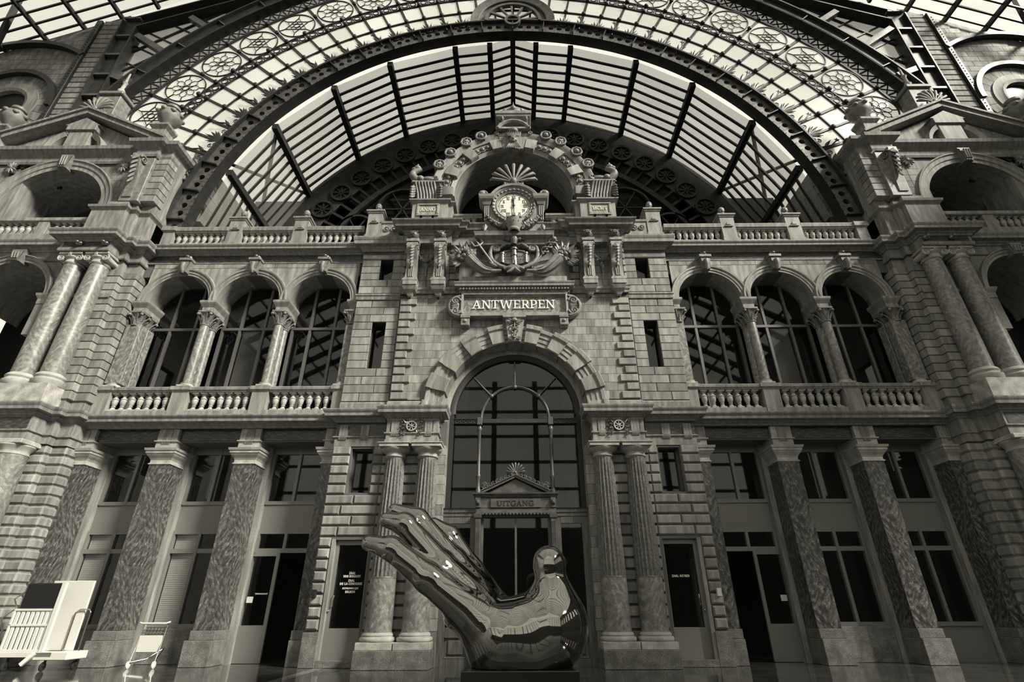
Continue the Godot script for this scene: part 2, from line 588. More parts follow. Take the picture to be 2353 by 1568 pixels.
func materials() -> void:
	var sx := FastNoiseLite.TYPE_SIMPLEX_SMOOTH
	var streak := noise_tex(sx, 0.012, 4, 0.62, 1.0, 11, 512, 0.55)
	var blot := noise_tex(sx, 0.009, 5, 0.66, 1.0, 23, 512, 0.55)
	var grain := noise_tex(sx, 0.06, 4, 0.8, 1.0, 37, 512, 0.7)
	var speck := noise_tex(FastNoiseLite.TYPE_CELLULAR, 0.09, 3, 0.45, 1.0, 41, 512, 0.6)
	var sv := V(0.55, 0.09, 0.55)
	for i in 4:
		var g: float = [0.70, 0.66, 0.73, 0.62][i]
		var m := mat("stone_%d" % i, g, 0.78, 0.0, streak, sv, grain, V(0.8, 0.8, 0.8))
		m.uv1_offset = V(i * 0.37, i * 0.21, i * 0.13)
		M["s%d" % i] = m
	M.stones = [M.s0, M.s1, M.s2, M.s3]
	mat("smooth_stone", 0.70, 0.7, 0.0, streak, sv, grain, V(0.6, 0.6, 0.6))
	mat("white_stone", 0.82, 0.7, 0.0, blot, V(0.4, 0.4, 0.4), grain, V(0.7, 0.7, 0.7))
	mat("joint", 0.34, 0.95)
	mat("cornice_stone", 0.66, 0.75, 0.0, streak, V(0.7, 0.14, 0.7), grain, V(0.7, 0.7, 0.7))
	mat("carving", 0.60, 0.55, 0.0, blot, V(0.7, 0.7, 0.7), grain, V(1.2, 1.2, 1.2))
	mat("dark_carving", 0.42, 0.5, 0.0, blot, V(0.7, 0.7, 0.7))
	mat("bronze", 0.55, 0.32, 0.7, blot, V(0.7, 0.7, 0.7))
	var g1 := mat("granite", 0.72, 0.4, 0.0, speck, V(0.9, 0.9, 0.9), blot, V(0.5, 0.5, 0.5))
	g1.metallic_specular = 0.4
	var v1 := veins(71, 0.36, 0.20, 0.55, 0.045, Vector2(1.3, 1.3))
	var v2 := veins(72, 0.62, 0.22, 0.34, 0.06, Vector2(1.3, 1.3))
	mat("dark_marble", 0.80, 0.28, 0.0, v1, V(0.75, 0.42, 0.75))
	mat("pale_marble", 0.80, 0.38, 0.0, v2, V(0.65, 0.4, 0.65), grain, V(1.5, 1.5, 1.5))
	mat("frieze_marble", 0.62, 0.35, 0.0, v1, V(0.35, 1.1, 0.7))
	mat("fluted_stone", 0.80, 0.5, 0.0, v2, V(1.2, 0.7, 1.2), speck, V(1.4, 1.4, 1.4))
	mat("iron", 0.245, 0.5, 0.35, blot, V(0.5, 0.5, 0.5))
	mat("iron_light", 0.42, 0.45, 0.35, blot, V(0.5, 0.5, 0.5))
	mat("iron_dark", 0.15, 0.6, 0.2)
	mat("leading", 0.14, 0.6, 0.2)
	mat("rivet", 0.2, 0.5, 0.4)
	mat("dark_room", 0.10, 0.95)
	mat("soot", 0.16, 0.95)
	mat("wood", 0.42, 0.45, 0.0, streak, V(2.0, 0.2, 2.0))
	mat("door_metal", 0.47, 0.42, 0.15)
	mat("frame_metal", 0.36, 0.45, 0.2)
	mat("blind", 0.70, 0.8)
	mat("dim_blind", 0.30, 0.85)
	mat("white_paint", 0.80, 0.5)
	mat("white_metal", 0.78, 0.4)
	mat("black_plastic", 0.06, 0.6)
	mat("rubber", 0.10, 0.7)
	mat("chrome", 0.80, 0.18, 1.0)
	mat("letter_white", 0.9, 0.7)
	mat("letter_stone", 0.86, 0.6)
	mat("dial", 0.84, 0.5)
	mat("black_paint", 0.05, 0.5)
	var f := mat("polished_floor", 0.36, 0.07, 0.0, blot, V(0.25, 0.25, 0.25), grain, V(0.4, 0.4, 0.4))
	f.metallic_specular = 0.7
	mat("floor_pale", 0.62, 0.1, 0.0, blot, V(0.25, 0.25, 0.25)).metallic_specular = 0.7
	mat("plinth_black", 0.12, 0.12).metallic_specular = 0.6
	mat("bird_metal", 0.58, 0.045, 1.0)
	pane_mat("window_glass", 0.04, 0.12, 0.02, 0.75)
	pane_mat("roof_glass", 0.80, 0.10, 0.2)
	pane_mat("hall_glass_0", 0.66, 0.42, 0.2)
	pane_mat("hall_glass_1", 0.62, 0.50, 0.2)
	pane_mat("frost_0", 0.82, 0.40, 0.25)
	pane_mat("frost_1", 0.78, 0.47, 0.25)
	pane_mat("frost_2", 0.86, 0.36, 0.25)
	pane_mat("frost_dim", 0.5, 0.72, 0.25)

# ---------------------------------------------------------------- the shell: floor, ground, dark rooms behind the glass
func shell() -> void:
	var fl := struct("floor", "polished dark stone floor with pale joint lines, mirroring the hall", "floor")
	var b := MB.new()
	b.box(-27, 27, -0.3, -0.012, -7.0, 41)
	put("bed", b, M.joint, fl)
	var xs := [-27.0, -21.6, -16.2, -10.6, -5.2, -4.96, -1.36, 1.36, 4.14, 5.02, 10.6, 16.2, 21.6, 27.0]
	var zs := [-7.0, -0.22, 2.9, 6.2, 9.5, 13.0, 20.0, 30.0, 41.0]
	for i in xs.size() - 1:
		for j in zs.size() - 1:
			var band: bool = absf(xs[i + 1] - xs[i]) < 0.5
			var m := MB.new()
			m.cbox(xs[i] + 0.004, xs[i + 1] - 0.004, -0.05, 0.0, zs[j] + 0.004, zs[j + 1] - 0.004, 0.002)
			put("slab", m, M.floor_pale if band else M.polished_floor, fl)
	# dark rooms behind the windows: storeys, end walls, back
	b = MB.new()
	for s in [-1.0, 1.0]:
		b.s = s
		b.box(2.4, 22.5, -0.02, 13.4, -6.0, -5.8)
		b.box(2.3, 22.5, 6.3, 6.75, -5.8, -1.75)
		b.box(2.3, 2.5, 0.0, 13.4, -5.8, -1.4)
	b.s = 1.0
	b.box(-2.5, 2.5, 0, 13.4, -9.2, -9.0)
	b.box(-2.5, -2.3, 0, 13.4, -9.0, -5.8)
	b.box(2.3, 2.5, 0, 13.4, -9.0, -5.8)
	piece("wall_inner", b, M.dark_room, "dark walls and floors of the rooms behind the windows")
	b = MB.new()
	b.box(-22.5, 22.5, 13.2, 13.4, -6.0, -1.2)
	piece("floor_terrace", b, M.soot, "dark floor of the upper gallery behind the top balustrade", "floor")

# ---------------------------------------------------------------- small carved pieces used in many places
func rosette(b: MB, o: Vector3, r: float, petals := 10, bs := Basis()) -> void:
	# a carved round flower facing +z of bs
	for k in petals:
		var a := TAU * k / petals
		var d := bs * V(cos(a), sin(a), 0)
		b.leaf(o + d * r * 0.18 + bs * V(0, 0, r * 0.12), d, bs * V(0, 0, 1), r * 0.86, r * 4.4 / petals, -0.12, r * 0.1)
	b.ell(o + bs * V(0, 0, r * 0.12), V(r * 0.3, r * 0.3, r * 0.28), 10, 6, bs)

func lion_head(b: MB, o: Vector3, r: float, bs := Basis()) -> void:
	b.ell(o, V(r * 0.8, r * 0.9, r * 0.75), 12, 8, bs)
	b.ell(o + bs * V(0, -r * 0.25, r * 0.62), V(r * 0.42, r * 0.34, r * 0.4), 10, 6, bs)
	b.ell(o + bs * V(0, -r * 0.08, r * 0.95), V(r * 0.17, r * 0.12, r * 0.12), 8, 5, bs)
	b.ell(o + bs * V(0, -r * 0.55, r * 0.6), V(r * 0.28, r * 0.16, r * 0.28), 8, 5, bs)
	for s in [-1.0, 1.0]:
		b.ell(o + bs * V(s * r * 0.33, r * 0.22, r * 0.62), V(r * 0.17, r * 0.13, r * 0.14), 8, 5, bs)
		b.ell(o + bs * V(s * r * 0.62, r * 0.72, r * 0.1), V(r * 0.2, r * 0.22, r * 0.14), 8, 5, bs)
		b.ell(o + bs * V(s * r * 0.2, -r * 0.3, r * 0.85), V(r * 0.2, r * 0.16, r * 0.2), 8, 5, bs)
	for k in 13:
		var a := TAU * k / 13.0
		var d := bs * V(cos(a), sin(a), 0)
		b.leaf(o + d * r * 0.55 - bs * V(0, 0, r * 0.1), d, bs * V(0, 0, 1), r * 0.65, r * 0.42, -0.3, r * 0.09)

func garland(b: MB, a: Vector3, c: Vector3, sag: float, r: float, n := 9) -> void:
	# fruit and leaves hung between two points
	for i in n + 1:
		var x := float(i) / n
		var p := a.lerp(c, x) + V(0, -sag * 4.0 * x * (1.0 - x), 0.0)
		var rr := r * (0.65 + 0.5 * sin(PI * x))
		b.ell(p, V(rr, rr, rr), 8, 6)
		b.ell(p + V(rr * 0.6, rr * 0.4 * (-1 if i % 2 else 1), rr * 0.5), V(rr * 0.55, rr * 0.55, rr * 0.55), 7, 5)
		b.leaf(p + V(0, 0, rr * 0.4), V(cos(i * 2.1), sin(i * 2.1), 0.2), V(0, 0, 1), rr * 1.9, rr * 1.0, 0.1, rr * 0.12)

func palmette(b: MB, o: Vector3, w: float, h: float, dep: float, n := 9) -> void:
	# a scallop shell standing on scrolls
	for k in n:
		var a := lerpf(-72.0, 72.0, float(k) / (n - 1))
		var d := V(sin(deg_to_rad(a)), cos(deg_to_rad(a)), 0)
		var l := h * (0.78 + 0.22 * cos(deg_to_rad(a)))
		b.tube([o + V(0, h * 0.1, dep * 0.3), o + d * l * 0.55 + V(0, 0, dep * 0.55), o + d * l * 0.86 + V(0, 0, dep * 0.35), o + d * l * 0.96], [w * 0.03, w * 0.07, w * 0.095, w * 0.05], 8)
	b.ell(o + V(0, h * 0.12, dep * 0.35), V(w * 0.16, h * 0.14, dep * 0.5), 10, 6)
	for s in [-1.0, 1.0]:
		b.spiral(o + V(s * w * 0.3, h * 0.06, dep * 0.3), V(s, 0, 0), V(0, 1, 0), w * 0.2, w * 0.03, 1.6, w * 0.07, PI)
	b.cbox(o.x - w * 0.5, o.x + w * 0.5, o.y - h * 0.08, o.y, o.z - dep * 0.4, o.z + dep * 0.4, 0.01)

# triglyph with its drops; parts under parent
func triglyph(parent: Node, s: float, x0: float, x1: float, y0: float, y1: float, z: float) -> void:
	var b := MB.new(s)
	var w := (x1 - x0)
	for k in 3:
		var c := x0 + w * (k + 0.5) / 3.0
		b.mould(b.rect(c - w * 0.13, c + w * 0.13, z, z - 0.03), P2([0, y0, 0.012, y0 + 0.01, 0.012, y1 - 0.02, 0, y1]))
	b.box(x0 - 0.005, x1 + 0.005, y0, y1, z - 0.03, z - 0.004)
	put("triglyph", b, M.smooth_stone, parent)
	b = MB.new(s)
	b.box(x0, x1, y0 - 0.075, y0 - 0.05, z - 0.03, z + 0.025)
	for k in 6:
		var c := x0 + w * (k + 0.5) / 6.0
		b.lathe(P2([0, -0.115, 0.017, -0.115, 0.011, -0.075]), V(c, y0, z + 0.004), 6)
	put("drops", b, M.cornice_stone, parent)

func dentils(b: MB, x0: float, x1: float, y0: float, y1: float, z0: float, z1: float, step: float) -> void:
	var n := int(round((x1 - x0) / step))
	for k in n:
		var c := x0 + (x1 - x0) * (k + 0.5) / n
		b.box(c - step * 0.3, c + step * 0.3, y0, y1, z0, z1)

# moulding outlines [out, y], with y from 0 to h
func corn(h: float, o: float, y: float, base := 0.0) -> Array:
	return P2([base, y, base + o * 0.12, y + h * 0.02, base + o * 0.2, y + h * 0.16, base + o * 0.36, y + h * 0.24, base + o * 0.40, y + h * 0.36, base + o * 0.84, y + h * 0.40, base + o * 0.86, y + h * 0.66, base + o * 0.90, y + h * 0.70, base + o * 0.97, y + h * 0.82, base + o, y + h * 0.90, base + o, y + h, base, y + h + 0.015])

func baluster_mesh(h: float, r: float) -> ArrayMesh:
	var key := "bal%.3f_%.3f" % [h, r]
	if not cache.has(key):
		var b := MB.new()
		b.cbox(-r * 0.98, r * 0.98, 0, h * 0.09, -r * 0.98, r * 0.98, 0.006)
		b.lathe(P2([r * 0.9, h * 0.09, r * 0.55, h * 0.19, r * 0.42, h * 0.24, r * 0.62, h * 0.26, r * 0.62, h * 0.29, r * 0.45, h * 0.31, r * 0.72, h * 0.40, r * 0.86, h * 0.50, r * 0.88, h * 0.58, r * 0.80, h * 0.655, r * 0.95, h * 0.66, r * 0.95, h * 0.69, r * 0.6, h * 0.75, r * 0.45, h * 0.82, r * 0.45, h * 0.86, r * 0.75, h * 0.88, r * 0.8, h * 0.93]), Vector3.ZERO, 14)
		b.cbox(-r * 0.98, r * 0.98, h * 0.93, h, -r * 0.98, r * 0.98, 0.006)
		cache[key] = b.mesh()
	return cache[key]

func finial_mesh() -> ArrayMesh:
	if not cache.has("finial"):
		var b := MB.new()
		b.mould(b.rect(-0.22, 0.22, 0.22, -0.22) + [], P2([0, 0, 0, 0.03, -0.06, 0.05, -0.12, 0.14, -0.16, 0.16]), true)
		b.lathe(P2([0.07, 0.14, 0.06, 0.2, 0.1, 0.22, 0.1, 0.25, 0.06, 0.27, 0.105, 0.33, 0.125, 0.4, 0.115, 0.47, 0.07, 0.54, 0.0, 0.58]), Vector3.ZERO, 14)
		for k in 8:
			var a := TAU * k / 8.0
			b.leaf(V(sin(a) * 0.1, 0.3, cos(a) * 0.1), V(sin(a) * 0.1, 1, cos(a) * 0.1), V(sin(a), 0, cos(a)), 0.22, 0.075, -0.25, 0.012)
		cache["finial"] = b.mesh()
	return cache["finial"]

# ---------------------------------------------------------------- middle bay, arch, columns
func center_bay() -> void:
	var W := struct("wall_middle", "pale ashlar wall of the middle bay round the great arch", "wall")
	var b := MB.new()
	# backing, cut by the arch, and reveals
	for i in 24:
		var a0 := deg_to_rad(-90 + 180.0 * i / 24)
		var a1 := deg_to_rad(-90 + 180.0 * (i + 1) / 24)
		var p0 := V(sin(a0) * 2.33, 6.97 + cos(a0) * 2.33, -0.53)
		var p1 := V(sin(a1) * 2.33, 6.97 + cos(a1) * 2.33, -0.53)
		b.q(p0, p1, V(p1.x, 13.3, -0.53), V(p0.x, 13.3, -0.53))
	for s in [-1.0, 1.0]:
		b.s = s
		b.box(2.33, 4.03, 6.4, 13.3, -0.9, -0.53)
	b.s = 1.0
	b.box(-4.03, 4.03, 11.0, 13.3, -1.1, -0.6)
	put("backing", b, M.joint, W)
	b = MB.new()
	for s in [-1.0, 1.0]:
		b.s = s
		b.box(2.14, 4.05, 0, 6.6, -1.15, -0.66)   # pier behind the columns
	b.s = 1.0
	put("pier", b, M.joint, W)
	# ashlar courses
	for row in 14:
		var y0 := 7.23 + PITCH * (row - 0) - 0.0
		y0 = 10.795 + 0.0 - PITCH * (12 - row)
		var y1 := y0 + PITCH
		if row == 13: y1 = 11.26
		var yy := y0
		var cut := 0.0
		if yy < 6.97 + 2.6: cut = sqrt(maxf(0.0, 2.6 * 2.6 - pow(maxf(yy - 6.97, 0.0), 2)))
		for s in [-1.0, 1.0]:
			var x := 3.62
			var k := 0
			while x > 0.02:
				var w := 0.58 if k > 0 else (0.3 if row % 2 else 0.58)
				var xa := maxf(x - w, 0.0)
				if xa < 0.15: xa = 0.0
				if x <= cut + 0.05: break
				xa = maxf(xa, cut)
				if x - xa > 0.05:
					stone(W, s * (xa + 0.003), s * (x - 0.003), y0 + 0.003, y1 - 0.003, -0.5 + rng.randf() * 0.004, 0.035, 0.005, pick(M.stones))
				x = xa
				k += 1
	# base course and quoins
	for s in [-1.0, 1.0]:
		b = MB.new(s)
		b.mould(b.rect(2.75, 4.04, -0.47, -0.6), P2([0.03, 6.9, 0.03, 7.19, 0.0, 7.23]))
		put("base_course", b, M.smooth_stone, W)
		for row in 13:
			var y0 := 7.275 + PITCH * row
			var x0 := 3.42 if row % 2 == 0 else 3.605
			stone(W, s * x0, s * 3.995, y0, y0 + 0.246, -0.425, 0.1, 0.022, pick(M.stones), "quoin")
		# stones of the pier seen between and beside the columns
		for row in 17:
			var y1 := 5.80 - PITCH * row
			stone(W, s * 2.86, s * 3.42, y1 - 0.235, y1, -0.6, 0.08, 0.02, pick(M.stones))
			stone(W, s * 3.8, s * 4.06, y1 - 0.235, y1, -0.6, 0.08, 0.02, pick(M.stones))
			cornerstone(W, s * 2.125, s * 2.42, y1 - 0.285, y1 + 0.004, -0.95, -0.6, 0.006, pick(M.stones))
		b = MB.new(s)
		b.box(2.13, 4.1, 0, 0.81, -0.95, -0.6)
		put("plinth", b, M.granite, W)
	# string course under the consoles
	b = MB.new()
	b.mould([Vector2(-4.02, -0.6), Vector2(-4.02, -0.45), Vector2(4.02, -0.45), Vector2(4.02, -0.6)], P2([0, 11.24, 0.03, 11.27, 0.03, 11.34, 0.07, 11.40, 0.075, 11.47, 0.09, 11.50, 0, 11.52]))
	piece("trim_1", b, M.cornice_stone, "moulded string course crossing the middle bay behind the name tablet", "moulding")
	# arch: ring, soffit, raised voussoirs, keystone
	var A := thing("arch_surround", "stone ring of the great arch with raised voussoirs over the glazed entrance", "arch", V(0, 6.97, -0.5))
	b = MB.new()
	b.revz(P2([2.3, -1.2, 2.32, -0.47, 2.44, -0.47, 2.46, -0.44, 2.60, -0.44, 2.62, -0.41, 2.74, -0.41, 2.78, -0.36, 2.88, -0.35, 2.91, -0.38, 2.91, -0.52]), 0, 6.97, -91.5, 91.5, 60)
	put("ring", b, M.smooth_stone, A)
	b = MB.new()
	b.revz(P2([2.13, -1.25, 2.13, -0.98, 2.18, -0.95, 2.33, -0.95]), 0, 6.97, -92, 92, 48)
	for s in [-1.0, 1.0]:
		b.s = s
		b.box(2.12, 2.3, 0.0, 6.97, -1.25, -0.95)
	b.s = 1.0
	put("reveal", b, M.smooth_stone, A)
	for s in [-1.0, 1.0]:
		for k in 5:
			var a: float = [13.2, 33.0, 52.5, 71.5, 88.5][k]
			var hw: float = [5.2, 5.4, 5.4, 5.2, 3.0][k]
			b = MB.new(s)
			b.revz(P2([2.27, -0.9, 2.28, -0.36, 2.31, -0.33, 2.74, -0.33, 2.80, -0.27, 2.93, -0.26, 2.96, -0.29, 2.96, -0.52]), 0, 6.97, a - hw, a + hw, 4, true)
			put("voussoir", b, M.stones[k % 4], A)
	b = MB.new()
	b.ext(PP([-0.21, 9.22, 0.21, 9.22, 0.33, 10.1, -0.33, 10.1]), -0.9, -0.22, Transform3D(), 0.02)
	b.mould([Vector2(-0.34, -0.5), Vector2(-0.34, -0.2), Vector2(0.34, -0.2), Vector2(0.34, -0.5)], P2([0, 10.08, 0.05, 10.12, 0.05, 10.18, 0, 10.19]))
	var ks := put("keystone", b, M.smooth_stone, A)
	b = MB.new()
	b.tube([V(0, 9.28, -0.19), V(0, 9.95, -0.17)], 0.022, 8)
	for s in [-1.0, 1.0]:
		b.s = s
		var sn := []
		for i in 30:
			var x := i / 29.0
			sn.append(V(sin(x * TAU * 1.5) * (0.06 + 0.09 * x), 9.33 + x * 0.52, -0.17 + 0.03 * cos(x * TAU * 1.5)))
		b.tube(sn, 0.024, 7)
		b.leaf(V(0.04, 9.9, -0.17), V(1, 0.25, 0), V(0, 0, 1), 0.26, 0.13, 0.1, 0.02)
		b.leaf(V(0.04, 9.95, -0.17), V(1, 0.6, 0), V(0, 0, 1), 0.2, 0.1, 0.1, 0.02)
		b.spiral(V(0.14, 9.32, -0.18), V(1, 0, 0), V(0, 1, 0), 0.07, 0.01, 1.5, 0.02)
	b.s = 1.0
	b.ell(V(0, 9.99, -0.15), V(0.11, 0.07, 0.08), 12, 7)
	b.ell(V(0, 10.04, -0.15), V(0.07, 0.05, 0.06), 10, 6)
	put("winged_staff", b, M.carving, ks)
	# coupled columns with their pedestals and entablature, both sides
	for s in [-1.0, 1.0]:
		var sd: String = "left" if s < 0 else "right"
		var p := thing("pedestal", "grey granite pedestal with two white blocks under the fluted column pair, %s of the entrance" % sd, "pedestal", V(s * 3.13, 0, -0.3), "")
		b = MB.new(s)
		b.cbox(2.17, 4.095, 0, 0.417, -0.66, 0.0, 0.012)
		put("granite_block", b, M.granite, p)
		for k in 2:
			b = MB.new(s)
			b.cbox(2.182 if k == 0 else 3.142, 3.118 if k == 0 else 4.075, 0.417, 0.59, -0.66, -0.05, 0.01)
			put("white_block", b, M.white_stone, p)
		for k in 2:
			doric(s, 2.652 if k == 0 else 3.622, -0.5, "inner" if k == 0 else "outer", sd)
		var e := thing("entablature_block", "stone entablature with wheel emblem over the %s pair of fluted columns" % sd, "entablature", V(s * 3.15, 5.78, -0.4))
		b = MB.new(s)
		b.mould(b.rect(2.36, 3.93, -0.22, -0.75), P2([0.02, 5.78, 0.02, 5.90, 0.0, 5.905, 0.0, 6.07, 0.05, 6.08, 0.05, 6.115, 0, 6.12, 0, 6.48, 0.02, 6.50, 0.03, 6.56]))
		b.q(V(2.3, 5.78, -0.2), V(4.0, 5.78, -0.2), V(4.0, 5.78, -0.7), V(2.3, 5.78, -0.7))
		put("architrave", b, M.smooth_stone, e)
		b = MB.new(s)
		b.box(2.5, 3.82, 6.13, 6.48, -0.3, -0.213)
		put("frieze", b, M.frieze_marble, e)
		b = MB.new(s)
		b.mould(b.rect(2.36, 3.93, -0.22, -0.75), corn(0.36, 0.31, 6.545, 0.0))
		b.box(2.1, 4.2, 6.89, 6.9, -0.75, 0.05)
		put("cornice", b, M.cornice_stone, e)
		b = MB.new(s)
		dentils(b, 2.32, 3.97, 6.56, 6.61, -0.25, -0.13, 0.055)
		put("dentils", b, M.cornice_stone, e)
		triglyph(e, s, 2.535, 2.75, 6.12, 6.48, -0.205)
		triglyph(e, s, 3.535, 3.775, 6.12, 6.48, -0.205)
		b = MB.new(s)
		var o := V(3.157, 6.3, -0.16)
		b.revz(P2([0.125, -0.04, 0.125, 0.03, 0.16, 0.035, 0.165, 0.0, 0.165, -0.04]), o.x, o.y, 0, 360, 28)
		for i in b.v.size():
			b.v[i].z += o.z if true else 0.0
		for k in 7:
			var a := TAU * k / 7.0
			b.bar(o, o + V(sin(a), cos(a), 0) * 0.13, 0.024, 0.03)
		b.ell(o, V(0.035, 0.035, 0.04), 8, 6)
		put("wheel", b, M.white_stone, e)
		b = MB.new(s)
		for h in [-1.0, 1.0]:
			for k in 9:
				var a := deg_to_rad(-62 + k * 15.5)
				var d := V(h * cos(a), sin(a), 0)
				var st := o + V(h * 0.13, -0.1 + 0.02 * k, -0.02)
				b.leaf(st + d * 0.03, d, V(0, 0, 1), 0.2 + 0.06 * sin(k * 2.0), 0.085, 0.25 * (1 if k % 2 else -1), 0.018, 2)
				if k % 2 == 0: b.ell(st + d * 0.2 + V(0, 0, 0.04), V(0.022, 0.022, 0.022), 7, 5)
		put("sprays", b, M.bronze, e)
	name_tablet()
	consoles()

func doric(s: float, x: float, z: float, which: String, sd: String) -> void:
	var c := thing("column", "%s fluted column with smooth marble foot beside the entrance, %s pair" % [which, sd], "column", V(s * x, 0.59, z), "")
	if not cache.has("doric_base"):
		var b := MB.new()
		b.lathe(P2([0.44, 0.0, 0.455, 0.01, 0.468, 0.04, 0.468, 0.075, 0.45, 0.105, 0.41, 0.115, 0.40, 0.13, 0.415, 0.145, 0.41, 0.17, 0.39, 0.185, 0.385, 0.2, 0.37, 0.215]), Vector3.ZERO, 36)
		cache["doric_base"] = b.mesh()
		b = MB.new()
		b.lathe(P2([0.362, 0.205, 0.358, 0.9, 0.352, 1.52]), Vector3.ZERO, 36)
		cache["doric_foot"] = b.mesh()
		# fluted shaft: scalloped section, tapering
		b = MB.new()
		var rows := 10
		var nf := 20
		var sub := 6
		var pts := []
		for i in rows + 1:
			var t := float(i) / rows
			var r := lerpf(0.350, 0.279, t * t * 0.45 + t * 0.55)
			var ring := []
			for k in nf * sub:
				var f := float(k % sub) / sub
				var dep := 0.034 * sin(PI * f) * (1.0 if i < rows else 0.2)
				var a := TAU * k / (nf * sub)
				ring.append(V(sin(a) * (r - dep), 1.52 + t * (4.79 - 1.52), cos(a) * (r - dep)))
			pts.append(ring)
		for i in rows:
			for k in nf * sub:
				var l := (k + 1) % (nf * sub)
				b.q(pts[i][k], pts[i][l], pts[i + 1][l], pts[i + 1][k])
		b.lathe(P2([0.36, 1.50, 0.352, 1.53, 0.30, 1.53]), Vector3.ZERO, 36)
		cache["doric_shaft"] = b.mesh()
		b = MB.new()
		b.lathe(P2([0.27, 4.76, 0.285, 4.79, 0.315, 4.80, 0.32, 4.82, 0.30, 4.835, 0.29, 4.85, 0.288, 4.91, 0.31, 4.93, 0.36, 4.96, 0.42, 5.01, 0.438, 5.05, 0.43, 5.065]), Vector3.ZERO, 36)
		cache["doric_echinus"] = b.mesh()
		b = MB.new()
		b.cbox(-0.44, 0.44, 5.062, 5.14, -0.44, 0.44, 0.006)
		b.mould([Vector2(-0.44, -0.44), Vector2(-0.44, 0.44), Vector2(0.44, 0.44), Vector2(0.44, -0.44)], P2([0, 5.13, 0.015, 5.145, 0.035, 5.165, 0.035, 5.19, -0.4, 5.192]), true)
		cache["doric_abacus"] = b.mesh()
	put("base", cache["doric_base"], M.white_stone, c, c.position)
	put("smooth_foot", cache["doric_foot"], M.pale_marble, c, c.position)
	put("fluted_shaft", cache["doric_shaft"], M.fluted_stone, c, c.position)
	var cap := put("capital", cache["doric_echinus"], M.white_stone, c, c.position)
	put("abacus", cache["doric_abacus"], M.white_stone, cap, c.position)

func name_tablet() -> void:
	var T := thing("name_tablet", "stone tablet carved ANTWERPEN between scrolls above the great arch", "sign", V(0, 10.19, -0.3))
	var b := MB.new()
	b.box(-1.84, 1.84, 10.2, 11.2, -0.55, -0.34)
	put("field", b, M.pale_marble, T)
	b = MB.new()
	# frame as four mouldings
	for f in [[-1.85, 1.85, 10.19, 10.33], [-1.85, 1.85, 11.05, 11.13]]:
		b.cbox(f[0], f[1], f[2], f[3], -0.5, -0.2, 0.015)
	for s in [-1.0, 1.0]:
		b.s = s
		b.cbox(1.76, 1.85, 10.25, 11.1, -0.5, -0.2, 0.015)
	b.s = 1.0
	for s in [-1.0, 1.0]:
		b.cbox(-1.8, 1.8, 10.33 if s < 0 else 11.02, 10.36 if s < 0 else 11.05, -0.5, -0.27, 0.01)
	put("frame", b, M.smooth_stone, T)
	letters("ANTWERPEN", T, V(-0.03, 10.71, -0.322), 2.87, 0.335, 0.05, M.letter_stone)
	b = MB.new()
	b.mould([Vector2(-1.9, -0.5), Vector2(-1.9, -0.22), Vector2(1.9, -0.22), Vector2(1.9, -0.5)], P2([0, 11.12, 0.02, 11.15, 0.02, 11.22, 0.05, 11.23, 0.07, 11.31, 0.17, 11.32, 0.175, 11.40, 0.2, 11.44, 0.21, 11.49, 0, 11.50]))
	put("cornice", b, M.cornice_stone, T)
	b = MB.new()
	dentils(b, -1.92, 1.92, 11.215, 11.3, -0.22, -0.1, 0.105)
	put("dentils", b, M.cornice_stone, T)
	b = MB.new()
	b.cbox(-1.85, 1.85, 11.48, 11.76, -0.5, -0.12, 0.015)
	put("upper_block", b, M.smooth_stone, T)
	for s in [-1.0, 1.0]:
		b = MB.new(s)
		b.revz(P2([0.02, -0.5, 0.36, -0.5, 0.43, -0.46, 0.45, -0.22, 0.40, -0.17, 0.36, -0.17, 0.34, -0.24, 0.02, -0.26]), 1.86, 10.6, 0, 180, 24)
		b.spiral(V(2.03, 10.8, -0.2), V(-1, 0, 0), V(0, 1, 0), 0.17, 0.02, 1.8, 0.04)
		b.spiral(V(2.03, 10.4, -0.2), V(-1, 0, 0), V(0, -1, 0), 0.17, 0.02, 1.8, 0.04)
		for k in 7:
			var a := deg_to_rad(-60 + 20.0 * k)
			b.leaf(V(1.92, 10.6, -0.22), V(cos(a), sin(a), 0), V(0, 0, 1), 0.32, 0.1, 0.1, 0.02)
		put("scroll", b, M.carving, T)
		b = MB.new(s)
		b.cbox(1.53, 1.825, 9.84, 10.2, -0.52, -0.22, 0.02)
		b.cbox(1.51, 1.845, 10.12, 10.2, -0.52, -0.19, 0.012)
		b.ell(V(1.68, 10.02, -0.22), V(0.07, 0.07, 0.05), 10, 6)
		put("bracket", b, M.carving, T)

